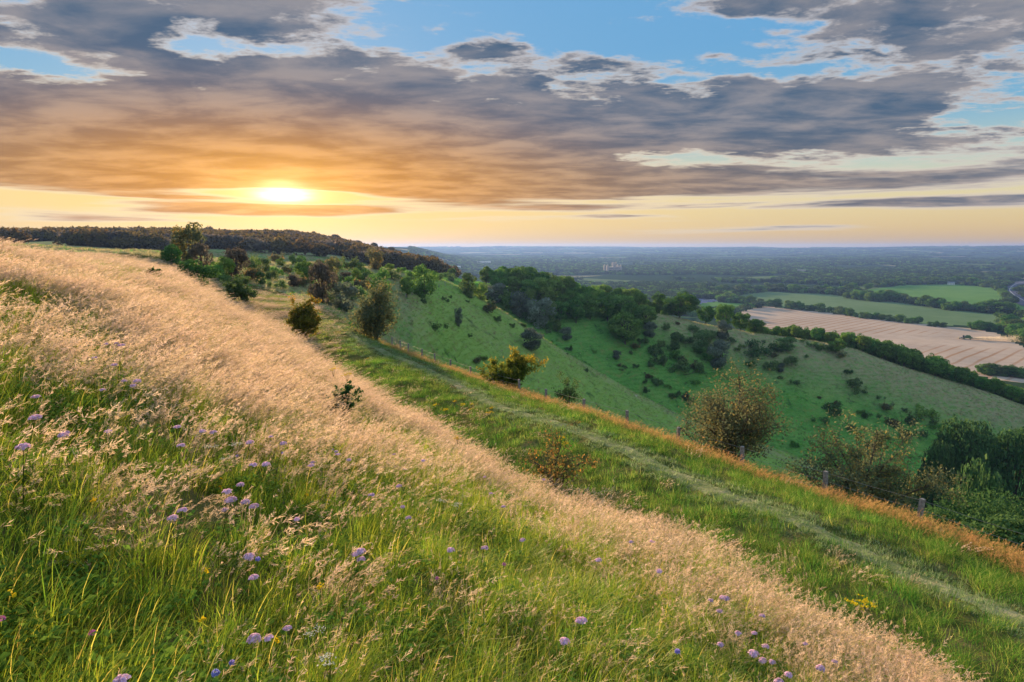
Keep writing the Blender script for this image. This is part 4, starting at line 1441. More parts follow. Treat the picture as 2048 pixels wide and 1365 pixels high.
for k in range(6):
    a = k * math.pi / 3
    rl.box(6.2 + .55 * math.cos(a) - .05, 6.2 + .55 * math.cos(a) + .05, -4.0, 4.0, 1.1 + .55 * math.sin(a) - .05, 1.1 + .55 * math.sin(a) + .05)
rl.cyl((6.2, 0, 1.1), 1, .1, 4.0, 8)
rl.part('reel', M_YELLOW, hd)
Solid().box(-3.5, .2, 1.5, 1.8, 3.2, 3.5).part('auger', M_GREEN, ch)
for x, rr, y in ((2.0, .95, 1.5), (2.0, .95, -1.5), (-2.9, .6, 1.3), (-2.9, .6, -1.3)):
    wh = Solid().cyl((x, y, rr), 1, rr, .33, 18).part('wheel', M_BLACK, ch)
    Solid().cyl((x, y * 1.01 + .1 * np.sign(y), rr), 1, rr * .5, .3, 12).part('rim', M_YELLOW, wh)

# chaff and dust blown out behind it: a drift of small pale flakes
rg = np.random.default_rng(77)
nfl = 9500
dist = 4 + 62 * rg.random(nfl) ** 1.35
spread = .5 + dist * .085
fp = np.column_stack([-dist, rg.normal(size=nfl) * spread * .9, np.abs(1.4 + .05 * dist + rg.normal(size=nfl) * spread * .42) + .1])
fv, ff, ft = leaves_mesh(fp, rg.normal(size=(nfl, 3)), (.16 + .24 * rg.random(nfl)), rg, rg.random(nfl))
M_CHAFF = leaf_mat('chaff', [(0, (.70, .60, .48)), (1, (.86, .78, .66))], trans=.5)
dust = obj('dust', mesh_from('dust', fv, ff, M_CHAFF, attrs={'tint': ('POINT', 'FLOAT', ft)}))
dust.location = pc
dust.rotation_euler = (0, 0, facing + .10)
tag(dust, kind='stuff')

# white farmhouse at the top of the upper field
az, r = hit(1902, 570, 500)
p = place(az, r)
u = thing('farmhouse', 'small white house with a slate roof above the upper green field', 'house', p, -az)
Solid().box(-9, 9, -4, 4, -1, 5.2).part('wall', M_WHITE, u)
rf = Solid().gable(-9, 9, -4, 4, 5.2, 9.0).part('roof', M_SLATE, u)
Solid().box(-6.4, -5.2, -.6, .6, 7.5, 10.4).part('chimney', M_STONE, rf)
for x in (-6.5, -2.2, 2.2, 6.5):
    for z in (1.0, 3.5):
        Solid().box(x - .6, x + .6, -4.06, -3.9, z, z + 1.3).part('window', M_GLASS, u)
Solid().box(-.55, .55, -4.06, -3.9, -.2, 2.1).part('door', M_SLATE, u)

# big stone house with towers far out among the trees of the plain
az, r = px_az(1225, 545), 2750.0
p = place(az, r)
ztop = tanel(az, 524) * r
hh = ztop - p.z
u = thing('stone_mansion', 'pale stone mansion with corner turrets and a tall tower among distant trees', 'mansion', p, -az + .35)
k = hh / 38.0
s = Solid().box(-24, 24, -15, 15, -3, 20).box(-24.6, 24.6, -15.6, 15.6, 20.01, 21)
s.part('wall', M_STONE, u)
for x in (-24, 24):
    for y in (-15, 15):
        tw = Solid().box(x - 3, x + 3, y - 3, y + 3, -3, 26).part('turret', M_STONE, u)
        Solid().box(x - 2.4, x + 2.4, y - 2.4, y + 2.4, 26, 29.5, .1, .1).part('turret_cap', M_STONE, tw)
tw = Solid().box(0, 11, -5.5, 5.5, 15, 33).part('tower', M_STONE, u)
for x in (0, 11):
    for y in (-5.5, 5.5):
        Solid().box(x - 1.3, x + 1.3, y - 1.3, y + 1.3, 24, 35).box(x - 1.1, x + 1.1, y - 1.1, y + 1.1, 35, 38.4, .1, .1).part('pinnacle', M_STONE, tw)
for fl in (2, 8, 14):
    for x in np.linspace(-18, 18, 9):
        Solid().box(x - .8, x + .8, -15.15, -14.9, fl, fl + 3.6).part('window', M_GLASS, u)
u.scale = (k, k, k)

# barns and sheds out on the plain
for px, py, w, hgt, label, mat in [(918, 541, 15, 7, 'tiny white barn on the plain left of the hillside wood', M_WHITE), (968, 529, 60, 6, 'long pale shed roof glinting far out on the plain', M_WHITE),
                                   (1603, 547, 34, 6, 'long low pale barn among trees behind the pastures', M_STONE)]:
    a_, r_ = hit(px, py, 500)
    p = place(a_, r_)
    sc_ = 1.0 if r_ < 3000 else 1.2
    u = thing('barn', label, 'barn', p + Vector((0, 0, 6)), -a_)
    ww = w * depth_of(p) / FPX / 2 * .45
    Solid().box(-ww, ww, -5, 5, -8, hgt).part('wall', mat, u)
    Solid().gable(-ww, ww, -5, 5, hgt, hgt + 4).part('roof', mat, u)

# road with traffic
rd = []
for px, py in ROAD_PX[::1]:
    a_, r_ = hit(px, py, 500)
    rd.append(place(a_, r_))
rd = np.array([tuple(p) for p in rd])
fine_ = []
for i in range(len(rd) - 1):
    for t in np.linspace(0, 1, 10, endpoint=False):
        pa, pb, pc_, pd = rd[max(i - 1, 0)], rd[i], rd[i + 1], rd[min(i + 2, len(rd) - 1)]
        fine_.append(.5 * ((2 * pb) + (pc_ - pa) * t + (2 * pa - 5 * pb + 4 * pc_ - pd) * t * t + (3 * pb - pa - 3 * pc_ + pd) * t ** 3))
fine_ = np.array(fine_)
fine_[:, 2] = ground_xy(fine_[:, 0], fine_[:, 1])
tan_ = np.gradient(fine_[:, :2], axis=0)
tan_ /= np.linalg.norm(tan_, axis=1, keepdims=True)
nr_ = np.stack([tan_[:, 1], -tan_[:, 0]], 1)


def ribbon(name, offs, mat, lift):
    rows = [np.column_stack([fine_[:, :2] + nr_ * o_, fine_[:, 2] + lift]) for o_ in offs]
    m_ = len(fine_)
    v = np.concatenate(rows)
    i = np.arange(m_ - 1)
    f = np.concatenate([np.stack([a * m_ + i, (a + 1) * m_ + i, (a + 1) * m_ + i + 1, a * m_ + i + 1], 1) for a in range(len(offs) - 1)])
    return obj(name, mesh_from(name, v, f, mat))


tag(ribbon('road', [-22, -11, 0, 11, 22], MAT_ROAD, 1.6), kind='structure')
tag(ribbon('road_marking', [-.5, .5], M_PAINT, 1.65), kind='structure')


def car_meshes():
    b = Solid().box(-2.2, 2.2, -.9, .9, .35, .95, .97, .94).mesh('body', M_PAINT)
    c_ = Solid().box(-1.5, 1.0, -.82, .82, .95, 1.5, .7, .86).mesh('cabin', M_GLASS)
    w_ = [Solid().cyl((x, y, .34), 1, .34, .12, 12).mesh('wheel', M_BLACK) for x in (-1.35, 1.35) for y in (-.82, .82)]
    return b, c_, w_


CB, CC, CW = car_meshes()


def car(p, rot, label, cat='car', sc=1.0, group=None):
    u = thing('white_car' if cat == 'car' else 'white_van', label, cat, p, rot, group, sc)
    obj('body', CB, u)
    obj('cabin', CC, u)
    for w_ in CW:
        obj('wheel', w_, u)
    return u


for px, py, label, cat, sc in [(2020, 580, 'white van on the outer lane, leftmost on the far road', 'van', (2.4, 2.2, 2.6)), (2034, 577, 'white car highest up the far road', 'car', (1.7, 1.7, 1.8)),
                               (2037, 581, 'white car in the middle of the far road bend', 'car', (1.8, 1.8, 1.8)), (2039, 577, 'small pale car at the inner edge of the far road', 'car', 1.4), (2046, 593, 'white car lowest on the far road', 'car', 1.6)]:
    a_, r_ = hit(px, py, 500)
    p = place(a_, r_) + Vector((0, 0, 1.7))
    j = int(np.argmin((fine_[:, 0] - p.x) ** 2 + (fine_[:, 1] - p.y) ** 2))
    car(p, math.atan2(tan_[j, 1], tan_[j, 0]), label, cat, sc)
for i in range(6):
    a_, r_ = hit(1408 + i * 3.4, 602.0 - i * .25, 500)
    car(place(a_, r_) + Vector((0, 0, .1)), -a_, 'white parked vehicle in the row on the dull plot', 'car', 1.5, 'white vehicles in a row on the dull plot')

# ------------------------------------------------------------------ the trodden path
pa = np.linspace(px_az(596, 600), 0.80, 420)
pr = line_r('track', pa)
pxy = np.stack([pr * np.sin(pa), pr * np.cos(pa)], 1)
pt = np.gradient(pxy, axis=0)
pt /= np.linalg.norm(pt, axis=1, keepdims=True)
pn = np.stack([pt[:, 1], -pt[:, 0]], 1)
offs = np.linspace(-.30, .30, 7)
wob = vnoise(pa * 40, pa * 0 + 3) * .14
rows = []
for o_ in offs:
    q = pxy + pn * (o_ * (1 + .35 * vnoise(pa * 90 + o_ * 5, pa * 0)) + wob)[:, None]
    rows.append(np.column_stack([q, ground_xy(q[:, 0], q[:, 1]) + .018 - .02 * (abs(o_) > .29)]))
m_ = len(pa)
i = np.arange(m_ - 1)
pf = np.concatenate([np.stack([a * m_ + i, (a + 1) * m_ + i, (a + 1) * m_ + i + 1, a * m_ + i + 1], 1) for a in range(len(offs) - 1)])
MAT_PATH = ground_mat('trodden_chalk_turf', [(0.2, (.11, .17, .06)), (0.5, (.21, .25, .12)), (0.8, (.38, .38, .25))], 2.0, 14.0, .4)
tag(obj('path', mesh_from('path', np.concatenate(rows), pf, MAT_PATH, smooth=True)), kind='structure')

# ------------------------------------------------------------------ grass
GM = {
    'green': leaf_mat('lush_blades', [(0, (0.116, 0.220, 0.022)), (.5, (0.256, 0.407, 0.032)), (.85, (0.434, 0.507, 0.047)), (1, (0.920, 0.726, 0.191))], trans=.5, hue=.05, val=.3, gloss=.02),
    'herb': leaf_mat('herb_leaves', [(0, (0.076, 0.170, 0.029)), (1, (0.196, 0.330, 0.056))], trans=.4, hue=.04),
    'rough': leaf_mat('rough_blades', [(0, (0.060, 0.188, 0.027)), (.55, (0.133, 0.325, 0.043)), (.8, (0.320, 0.413, 0.091)), (1, (0.614, 0.649, 0.198))], trans=.5, hue=.05, val=.3),
    'pale': leaf_mat('dry_stems', [(0, (0.200, 0.227, 0.058)), (.25, (0.420, 0.360, 0.162)), (.6, (0.640, 0.494, 0.348)), (1, (0.800, 0.649, 0.557))], trans=.5, hue=.03, val=.22),
    'rust': leaf_mat('rust_stems', [(0, (0.127, 0.185, 0.046)), (.35, (0.383, 0.284, 0.090)), (1, (0.659, 0.407, 0.197))], trans=.5, hue=.03, val=.2),
    'turf': leaf_mat('short_turf', [(0, (0.095, 0.213, 0.055)), (.6, (0.190, 0.314, 0.110)), (1, (0.399, 0.482, 0.308))], trans=.45, hue=.03),
    'slope': leaf_mat('slope_grass', [(0, (0.095, 0.296, 0.058)), (.6, (0.157, 0.444, 0.075)), (1, (0.277, 0.517, 0.128))], trans=.5, hue=.04, val=.25),
    'lit_tone': leaf_mat('lit_tone_turf', [(0, (0.158, 0.326, 0.061)), (.6, (0.277, 0.502, 0.097)), (1, (0.449, 0.577, 0.169))], trans=.5, hue=.04, val=.2),  # lighter version of the slope grass, with the near spur's light in its colour
    'dryslope': leaf_mat('dry_slope_grass', [(0, (0.208, 0.234, 0.104)), (1, (0.520, 0.468, 0.286))], trans=.5, hue=.03, val=.2),
}
WIND = np.array([math.cos(AZD), -math.sin(AZD), 0.0])            # blows across the slope, to the right


def tuft(name, seed, n, h0, h1, spread, width, lean, bend, mat, wind=.6, segs=3, heads=0, head_len=.035, tint0=(0, .8), htint=(.5, 1.0), head_w=.0022):
    rng = np.random.default_rng(seed)
    V, F, T = [], [], []
    nv = 0
    for b in range(n):
        a = rng.random() * 6.283
        base = np.array([math.cos(a), math.sin(a), 0]) * spread * math.sqrt(rng.random())
        h = h0 + (h1 - h0) * rng.random()
        d = np.array([math.cos(a + rng.normal() * .8), math.sin(a + rng.normal() * .8), 0]) * lean * (.4 + rng.random()) + WIND * wind * (.5 + .8 * rng.random())
        side = np.cross(d + rng.normal(size=3) * .2, [0, 0, 1])
        side /= np.linalg.norm(side) + 1e-9
        t = np.linspace(0, 1, segs + 1)
        up = t * h * (1 - .25 * bend * t)
        P = base + d * (h * (t ** (1 + bend)))[:, None] + np.array([0, 0, 1.0]) * up[:, None]
        P[0, 2] -= .03
        wv = width * (.6 + .8 * rng.random()) * np.array([.8, 1.0, .75, .5, .4][:segs] + [0])
        vv = []
        for k in range(segs):
            vv += [P[k] - side * wv[k] / 2, P[k] + side * wv[k] / 2]
        vv.append(P[segs])
        V += vv
        for k in range(segs - 1):
            q = nv + 2 * k
            F += [(q, q + 1, q + 3), (q, q + 3, q + 2)]
        q = nv + 2 * (segs - 1)
        F.append((q, q + 1, q + 2))
        tt = tint0[0] + (tint0[1] - tint0[0]) * rng.random()
        T += [tt] * len(vv)
        nv += len(vv)
        if heads:
            tip, bk = P[segs], P[segs] - P[segs - 1]
            bk /= np.linalg.norm(bk)
            ht = htint[0] + (htint[1] - htint[0]) * rng.random()
            for k in range(heads):
                s = rng.random()
                c = tip - bk * s * h * .26
                dd = bk * .8 + rng.normal(size=3) * (.35 + .35 * s) + WIND * .35
                dd /= np.linalg.norm(dd)
                ln = head_len * (.6 + .8 * rng.random())
                sd = np.cross(dd, rng.normal(size=3))
                sd /= np.linalg.norm(sd) + 1e-9
                V += [c, c + dd * ln * .6 + sd * head_w, c + dd * ln, c + dd * ln * .6 - sd * head_w]
                F += [(nv, nv + 1, nv + 2), (nv, nv + 2, nv + 3)]
                T += [ht] * 4
                nv += 4
    return mesh_from(name, np.array(V), np.array(F), GM[mat], attrs={'tint': ('POINT', 'FLOAT', np.array(T))})


def herb(name, seed, n, mat='herb'):
    rng = np.random.default_rng(seed)
    p = np.column_stack([rng.normal(size=(n, 2)) * .08, .02 + .13 * rng.random(n)])
    nrm = rng.normal(size=(n, 3)) * .5 + [0, 0, 1]
    v, f, tv = leaves_mesh(p, nrm, .013 + .012 * rng.random(n), rng, rng.random(n))
    return mesh_from(name, v, f, GM[mat], attrs={'tint': ('POINT', 'FLOAT', tv)})


K_GREEN = [tuft('green_tuft', 100 + s, 36, .10, .34, .10, .0042, .45, .9, 'green', .30, 4, tint0=(0, .95)) for s in range(4)]
K_HERB = [herb('herb_tuft', 110 + s, 60) for s in range(3)]
K_WISP = [tuft('wisp_tuft', 120 + s, 6, .28, .50, .10, .0018, .35, .8, 'pale', .75, 4, heads=16, head_len=.026, tint0=(.1, .5), htint=(.4, .9), head_w=.0014) for s in range(3)]
K_PALE = [tuft('pale_tuft', 130 + s, 24, .18, .40, .15, .0020, .30, .8, 'pale', .75, 3, heads=18, head_len=.030, tint0=(.05, .55), htint=(.4, 1.0), head_w=.0017) for s in range(4)]
K_ROUGH = [tuft('rough_tuft', 140 + s, 46, .12, .30, .16, .0050, .75, 1.1, 'rough', .42, 4, tint0=(0, .98)) for s in range(4)]
K_RUST = [tuft('rust_tuft', 150 + s, 18, .12, .36, .17, .0028, .30, .6, 'rust', .42, 3, heads=13, head_len=.032, tint0=(.1, .6), htint=(.5, 1.0), head_w=.0022) for s in range(3)]
K_TURF = [tuft('turf_tuft', 160 + s, 46, .04, .11, .12, .0055, .6, .8, 'turf', .2, 2, tint0=(0, 1)) for s in range(3)]
K_SLOPE = [tuft('slope_tuft', 170 + s, 16, .22, .50, .42, .05, .5, .8, 'slope', .45, 2, tint0=(0, 1)) for s in range(3)]
K_LIT_TONE = [tuft('lit_tone_tuft', 190 + s, 16, .14, .32, .42, .045, .5, .8, 'lit_tone', .45, 2, tint0=(0, 1)) for s in range(3)]
K_DSLOPE = [tuft('dry_slope_tuft', 180 + s, 16, .25, .55, .42, .045, .5, .8, 'dryslope', .5, 2, tint0=(0, 1)) for s in range(3)]

# where each sort of grass grows: lush near the camera, a pale band up the bank, rough by the track, rusty on the brow
edge_pts = [(-300, 640), (0, 660), (150, 740), (350, 830), (560, 900), (760, 965), (960, 1045), (1150, 1120), (1350, 1215), (1560, 1310), (1760, 1420), (2100, 1580)]
eaz = np.array([px_az(x, y) for x, y in edge_pts])
er = np.array([hit(x, y)[1] for x, y in edge_pts])
o_ = np.argsort(eaz)
eaz, er = eaz[o_], er[o_]


def lush_r(az):
    return np.interp(az, eaz, er)


A0, A1 = math.radians(-50), math.radians(50)


def grass(name, kinds, n, r0, r1, power, keep, s0=1.0, rref=8.0, grow_p=.45, smax=2.4, ztilt=.12):
    az = A0 + (A1 - A0) * RNG.random(n)
    e = power + 1
    u = RNG.random(n)
    r = (r0 ** e + u * (r1 ** e - r0 ** e)) ** (1 / e)
    w = keep(az, r, r * np.sin(az), r * np.cos(az))
    k = RNG.random(n) < w
    az, r = az[k], r[k]
    n = len(r)
    P = np.stack([r * np.sin(az), r * np.cos(az), ground(az, r) - .01], 1)
    s = s0 * np.clip((r / rref) ** grow_p, .75, smax) * (.7 + .6 * RNG.random(n))
    sz = s0 * np.clip(s / s0, .6, 1.1) if rref < 100 else s
    rot = np.stack([RNG.normal(size=n) * ztilt, RNG.normal(size=n) * ztilt, RNG.normal(size=n) * .9], 1)
    scl = np.stack([s, s, sz * (.8 + .4 * RNG.random(n))], 1)
    print(name, n)
    return scatter_gn(name, P, rot, scl, RNG.integers(0, len(kinds), n), kinds)


def sm(x, a, b):
    t = np.clip((x - a) / (b - a), 0, 1)
    return t * t * (3 - 2 * t)


def patch(x, y, s, o=0.0):
    return vnoise(x / s + o, y / s + o * 1.7) + .5 * vnoise(x / s * 2.3 + o, y / s * 2.3) + .5


def lushness(az, r, x, y):
    """1 in the green foreground, 0 in the pale band, with a ragged margin"""
    q = r / lush_r(az) + (patch(x, y, 1.6) - .5) * .7 + (patch(x, y, .45, 4) - .5) * .3
    return 1 - sm(q, .55, 1.28)


def offs_track(az, r):
    ang = .55 * np.ones_like(az)
    return (r - line_r('track', az)) * np.clip(np.sin(np.abs(az - AZD) + .06), .12, 1)


def bench(az, r):
    """0 uphill of the bank, 1 on the shelf that carries the track"""
    e = line_r('bank', az)
    return sm(r / e + (patch(r * np.sin(az), r * np.cos(az), .9, 3) - .5) * .10, .88, .95) * np.clip((az + .36) / .1, 0, 1)


grass('lush_grass', K_GREEN, 34000, .8, 30, .25, lambda a, r, x, y: lushness(a, r, x, y) * np.clip(.55 + patch(x, y, .5, 2) * .7, 0, 1) * (1 - bench(a, r)))
grass('ground_herbs', K_HERB, 22000, .8, 24, .2, lambda a, r, x, y: lushness(a, r, x, y) * np.clip(patch(x, y, .6, 7) * 1.2, 0.1, 1) * (1 - bench(a, r)))
grass('wispy_grass', K_WISP, 9000, 1.3, 24, .3, lambda a, r, x, y: lushness(a, r, x, y) * np.clip((patch(x, y, .8, 9) - .38) * 2.0, .06, 1) * (1 - bench(a, r)))
grass('pale_grass', K_PALE, 70000, 2.2, 90, .0, lambda a, r, x, y: (1 - lushness(a, r, x, y)) * (1 - bench(a, r)) * np.clip((patch(x, y, 2.4, 5) - .20) * 2.0, .10, 1) * np.clip(.3 + patch(x, y, 6.5, 77) * 1.3, .4, 1) * (r < line_r('brow', a)))
grass('under_grass', K_GREEN, 60000, 3, 85, .0, lambda a, r, x, y: (1 - lushness(a, r, x, y)) * (1 - bench(a, r)) * np.clip((patch(x, y, 1.7, 12) - .2) * 1.8, .2, 1) * (r < line_r('brow', a)), s0=1.05)


def rough_k(a, r, x, y):
    d = offs_track(a, r)
    b = line_r('brow', a)
    return bench(a, r) * (r < b * 1.05) * np.where(np.abs(d) < .42, 0.0, np.where(np.abs(d) < .8, .3, 1.0)) * (1 - .85 * sm(r, b - .9 - .03 * b, b - .3)) * np.where(r > 38, .45, 1)


grass('rough_grass', K_ROUGH, 46000, 6, 95, .15, rough_k, s0=.95, rref=12)
grass('rough_seed_grass', K_PALE, 7000, 6, 95, .15, lambda a, r, x, y: rough_k(a, r, x, y) * np.clip((patch(x, y, 1.5, 21) - .5) * 1.6, .04, 1), s0=.85, rref=12)
grass('path_turf', K_TURF, 90000, 8, 95, .1, lambda a, r, x, y: (np.abs(offs_track(a, r)) < np.where(r > 34, 1.5, .85)) * np.where(np.abs(offs_track(a, r)) < .22, .6, 1.0), rref=12)


def rust_k(a, r, x, y):
    b = line_r('brow', a)
    d = (r - b) / np.clip(b * .05, .9, 3)
    return np.clip(1.15 - np.abs(d + .35) * .85, 0, 1) * (a > -.25) * np.clip(.5 + patch(x, y, 1.2, 31) * .6, 0, 1)


grass('rusty_brow_grass', K_RUST, 56000, 12, 60, -.2, rust_k, s0=.92, rref=16)
grass('brow_grass', K_ROUGH, 16000, 13, 80, 0, lambda a, r, x, y: ((r > line_r('brow', a) * .99) & (r < line_r('brow', a) * 1.7) & (a > -.3)) * .9, s0=1.0, rref=14)
# open downland beyond: tussocks over the plateau and both spurs
dry_and_lit_at = lambda a, r: dry_and_lit.reshape(NA, NR)[np.clip(np.searchsorted(AZ, a), 0, NA - 1), np.clip(((np.log(r) - LR[0]) / (LR[1] - LR[0])).astype(int), 0, NR - 1)]
def grid_at(field, a, r):
    return field.reshape(NA, NR)[np.clip(np.searchsorted(AZ, a), 0, NA - 1), np.clip(((np.log(r) - LR[0]) / (LR[1] - LR[0])).astype(int), 0, NR - 1)]


def ledge(a, r, x, y):
    return .72 + .28 * (np.sin(ground(a, r) * 2 * math.pi / 1.75 + 7 * vnoise(x / 20, y / 20)) > 0)


grass('downland_grass', K_SLOPE, 120000, 60, 430, .55, lambda a, r, x, y: (r > line_r('brow', a) * 1.08) * (1 - .85 * np.clip(dry_and_lit_at(a, r), 0, 1)) * (1 - grid_at(lit_tone, a, r)) * ledge(a, r, x, y) * np.clip(.5 + patch(x, y, 14, 3) * .7, .2, 1), rref=200, grow_p=.25, smax=1.6)
grass('lit_tone_grass', K_LIT_TONE, 120000, 60, 300, .55, lambda a, r, x, y: (r > line_r('brow', a) * 1.08) * grid_at(lit_tone, a, r) * np.clip(.4 + patch(x, y, 9, 3) * .8, .2, 1), rref=200, grow_p=.25, smax=1.6)  # shorter tufts, coloured brighter so the near spur looks better lit
grass('dry_downland_grass', K_DSLOPE, 110000, 60, 430, .55, lambda a, r, x, y: (r > line_r('brow', a) * 1.08) * np.clip(dry_and_lit_at(a, r) * 1.0 + .05, 0, 1) * np.clip(.4 + patch(x, y, 9, 8) * .9, .1, 1), rref=200, grow_p=.25, smax=1.6)  # dry tufts; on the near face they also lighten it in place of light

# ------------------------------------------------------------------ flowers
def petal_mat(name, col):
    return leaf_mat(name, [(0, tuple(c * .75 for c in col)), (1, tuple(min(1, c * 1.2) for c in col))], trans=.4, hue=.03, val=.12)


FM = {'scabious': petal_mat('lilac_petals', (.82, .60, .80)), 'harebell': petal_mat('blue_petals', (.32, .32, .85)), 'clover': petal_mat('pink_petals', (.60, .22, .45)),
      'yarrow': petal_mat('white_petals', (.75, .75, .66)), 'ragwort': petal_mat('yellow_petals', (.78, .58, .03)), 'stem': petal_mat('flower_stems', (.10, .16, .03))}


def flower_meshes(kind, seed):
    rng = np.random.default_rng(seed)
    H = {'scabious': .40, 'harebell': .28, 'clover': .22, 'yarrow': .36, 'ragwort': .62, 'trefoil': .16}[kind]
    wd = Wood()
    tip = np.array([.05 + .05 * rng.random(), .03 * rng.normal(), H])
    wd.path([(0, 0, -.05), (tip[0] * .3, tip[1] * .3, H * .5), tip], .0016, .0011, 4)
    pos, nrm, size = [], [], []
    if kind in ('scabious', 'clover'):
        n = 46 if kind == 'scabious' else 40
        R = .021 if kind == 'scabious' else .012
        for i in range(n):
            d = rng.normal(size=3)
            d /= np.linalg.norm(d)
            d[2] = abs(d[2]) * (.55 if kind == 'scabious' else 1)
            pos.append(tip + d * R * (.6 + .5 * rng.random()))
            nrm.append(d + [0, 0, .8])
            size.append(.0095 if kind == 'scabious' else .006)
    elif kind == 'harebell':
        for i in range(10):
            a = i * .628
            pos.append(tip + np.array([math.cos(a) * .009, math.sin(a) * .009, -.012]))
            nrm.append([math.cos(a), math.sin(a), .3])
            size.append(.012)
    elif kind == 'trefoil':
        for i in range(12):
            pos.append(tip + rng.normal(size=3) * .008)
            nrm.append(rng.normal(size=3))
            size.append(.009)
    else:
        heads = 16 if kind == 'ragwort' else 7
        for hd_ in range(heads):
            c = tip + (np.array([1, 1, 1.0]) if kind == 'ragwort' else np.array([.4, .4, 1])) * np.array([rng.normal() * .055, rng.normal() * .055, rng.random() * .05 if kind == 'ragwort' else rng.random() * .012])
            wd.seg(tip - [0, 0, .12], c, .001, .0007, 3)
            for i in range(9):
                pos.append(c + rng.normal(size=3) * [.012, .012, .004])
                nrm.append(rng.normal(size=3) * .4 + [0, 0, 1])
                size.append(.0105 if kind == 'ragwort' else .0055)
        for i in range(10):
            z = rng.random() * H * .8
    n = len(pos)
    v, f, tv = leaves_mesh(np.array(pos), np.array(nrm, float), np.array(size), rng, rng.random(n))
    head = mesh_from('flower_head', v, f, FM.get(kind, FM['ragwort']), attrs={'tint': ('POINT', 'FLOAT', tv)})
    return wd.mesh('stem', FM['stem']), head, H


FL = {k: [flower_meshes(k, s) for s in range(3 if k == 'scabious' else 2)] for k in ('scabious', 'harebell', 'clover', 'yarrow', 'ragwort', 'trefoil')}
F_LAB = {'scabious': ('scabious_flower', 'lilac scabious flower head swaying in the', 'flower'), 'harebell': ('harebell_flower', 'small violet-blue harebell in the', 'flower'), 'clover': ('clover_flower', 'pink clover head low in the', 'flower'),
         'yarrow': ('yarrow_flower', 'flat white yarrow head in the', 'flower'), 'ragwort': ('ragwort_plant', 'yellow ragwort in the', 'flower'), 'trefoil': ('trefoil_flower', 'tiny yellow trefoil flower in the', 'flower')}
FLOWERS = {
    'scabious': [(58, 839), (116, 874), (135, 865), (230, 858), (68, 885), (364, 890), (354, 852), (399, 865), (457, 858), (493, 889), (561, 888), (541, 874), (675, 906), (525, 931), (512, 926), (623, 927), (482, 965), (466, 976), (451, 1005), (488, 1001),
                 (476, 1009), (500, 1013), (351, 1028), (366, 1019), (598, 1046), (495, 1125), (507, 1108), (503, 1150), (499, 1214), (565, 1216), (580, 1208), (544, 1340), (277, 1266), (1158, 1223), (1438, 1292), (1477, 1269), (1500, 1261), (1496, 1304), (1526, 1283),
                 (1519, 1322), (1535, 1318), (1607, 1285), (1660, 1311), (1574, 1353), (1551, 1357), (1433, 1211), (1438, 1186), (1308, 1080), (1300, 1084), (1257, 1082), (1521, 1223), (1322, 1149), (1632, 1316), (190, 716), (227, 730), (232, 687), (205, 783), (70, 793),
                 (260, 766), (673, 905), (622, 926), (697, 924), (745, 986), (793, 973), (808, 1019), (816, 1035), (785, 909), (843, 923), (981, 986), (967, 952), (1087, 978), (810, 937), (1005, 1009), (715, 1108), (722, 1116), (706, 1112), (895, 1100), (970, 1090), (1042, 1083), (1120, 1280),
                 (215, 688), (246, 690), (270, 763), (285, 768), (1190, 1118), (1445, 1196), (1425, 1190)],
    'harebell': [(426, 1287), (461, 1304), (103, 1322), (1366, 1311), (476, 905), (510, 1119), (561, 905), (665, 895)],
    'clover': [(19, 1193), (184, 1232), (1020, 1140), (870, 1160)],
    'yarrow': [(443, 887), (472, 889), (902, 993), (913, 1008), (452, 915), (650, 1285), (622, 1222)],
    'ragwort': [(735, 718), (665, 742), (692, 752), (983, 818), (979, 826), (910, 805), (925, 812), (940, 820), (890, 822), (918, 880), (1125, 880), (945, 810), (1715, 1200), (870, 812), (1130, 890)],
    'trefoil': [(442, 953), (444, 969), (178, 1001), (414, 1135), (633, 1183), (550, 1254), (400, 1230), (612, 992), (75, 1160)],
}
nf = 0
for kind, lst in FLOWERS.items():
    nm, lab, cat = F_LAB[kind]
    for i, (px, py) in enumerate(lst):
        st, hd_, H = FL[kind][i % len(FL[kind])]
        sc = .85 + .4 * RNG.random()
        az, r = hit_h(px, py, H * sc, .9, 90)
        p = place(az, r)
        if r < 2.6:
            sc *= .8
        if kind == 'scabious' and r > 9:
            sc *= 1.35
        lush = float(lushness(np.array([az]), np.array([r]), np.array([p.x]), np.array([p.y]))[0])
        where = ('green grass' if lush > .5 else 'pale grass') if float(bench(np.array([az]), np.array([r]))[0]) < .5 else 'rough grass by the track'
        u = thing(nm, lab + ' ' + where, cat, p - Vector((.06 * sc, .02, 0)), RNG.normal() * .6, {'scabious': 'lilac scabious flowers', 'harebell': 'harebells', 'clover': 'clover heads', 'yarrow': 'yarrow heads', 'ragwort': 'yellow ragwort plants', 'trefoil': 'trefoil flowers'}[kind], sc)
        obj('stem', st, u)
        obj('flower_head', hd_, u)
        nf += 1
print('flowers', nf)

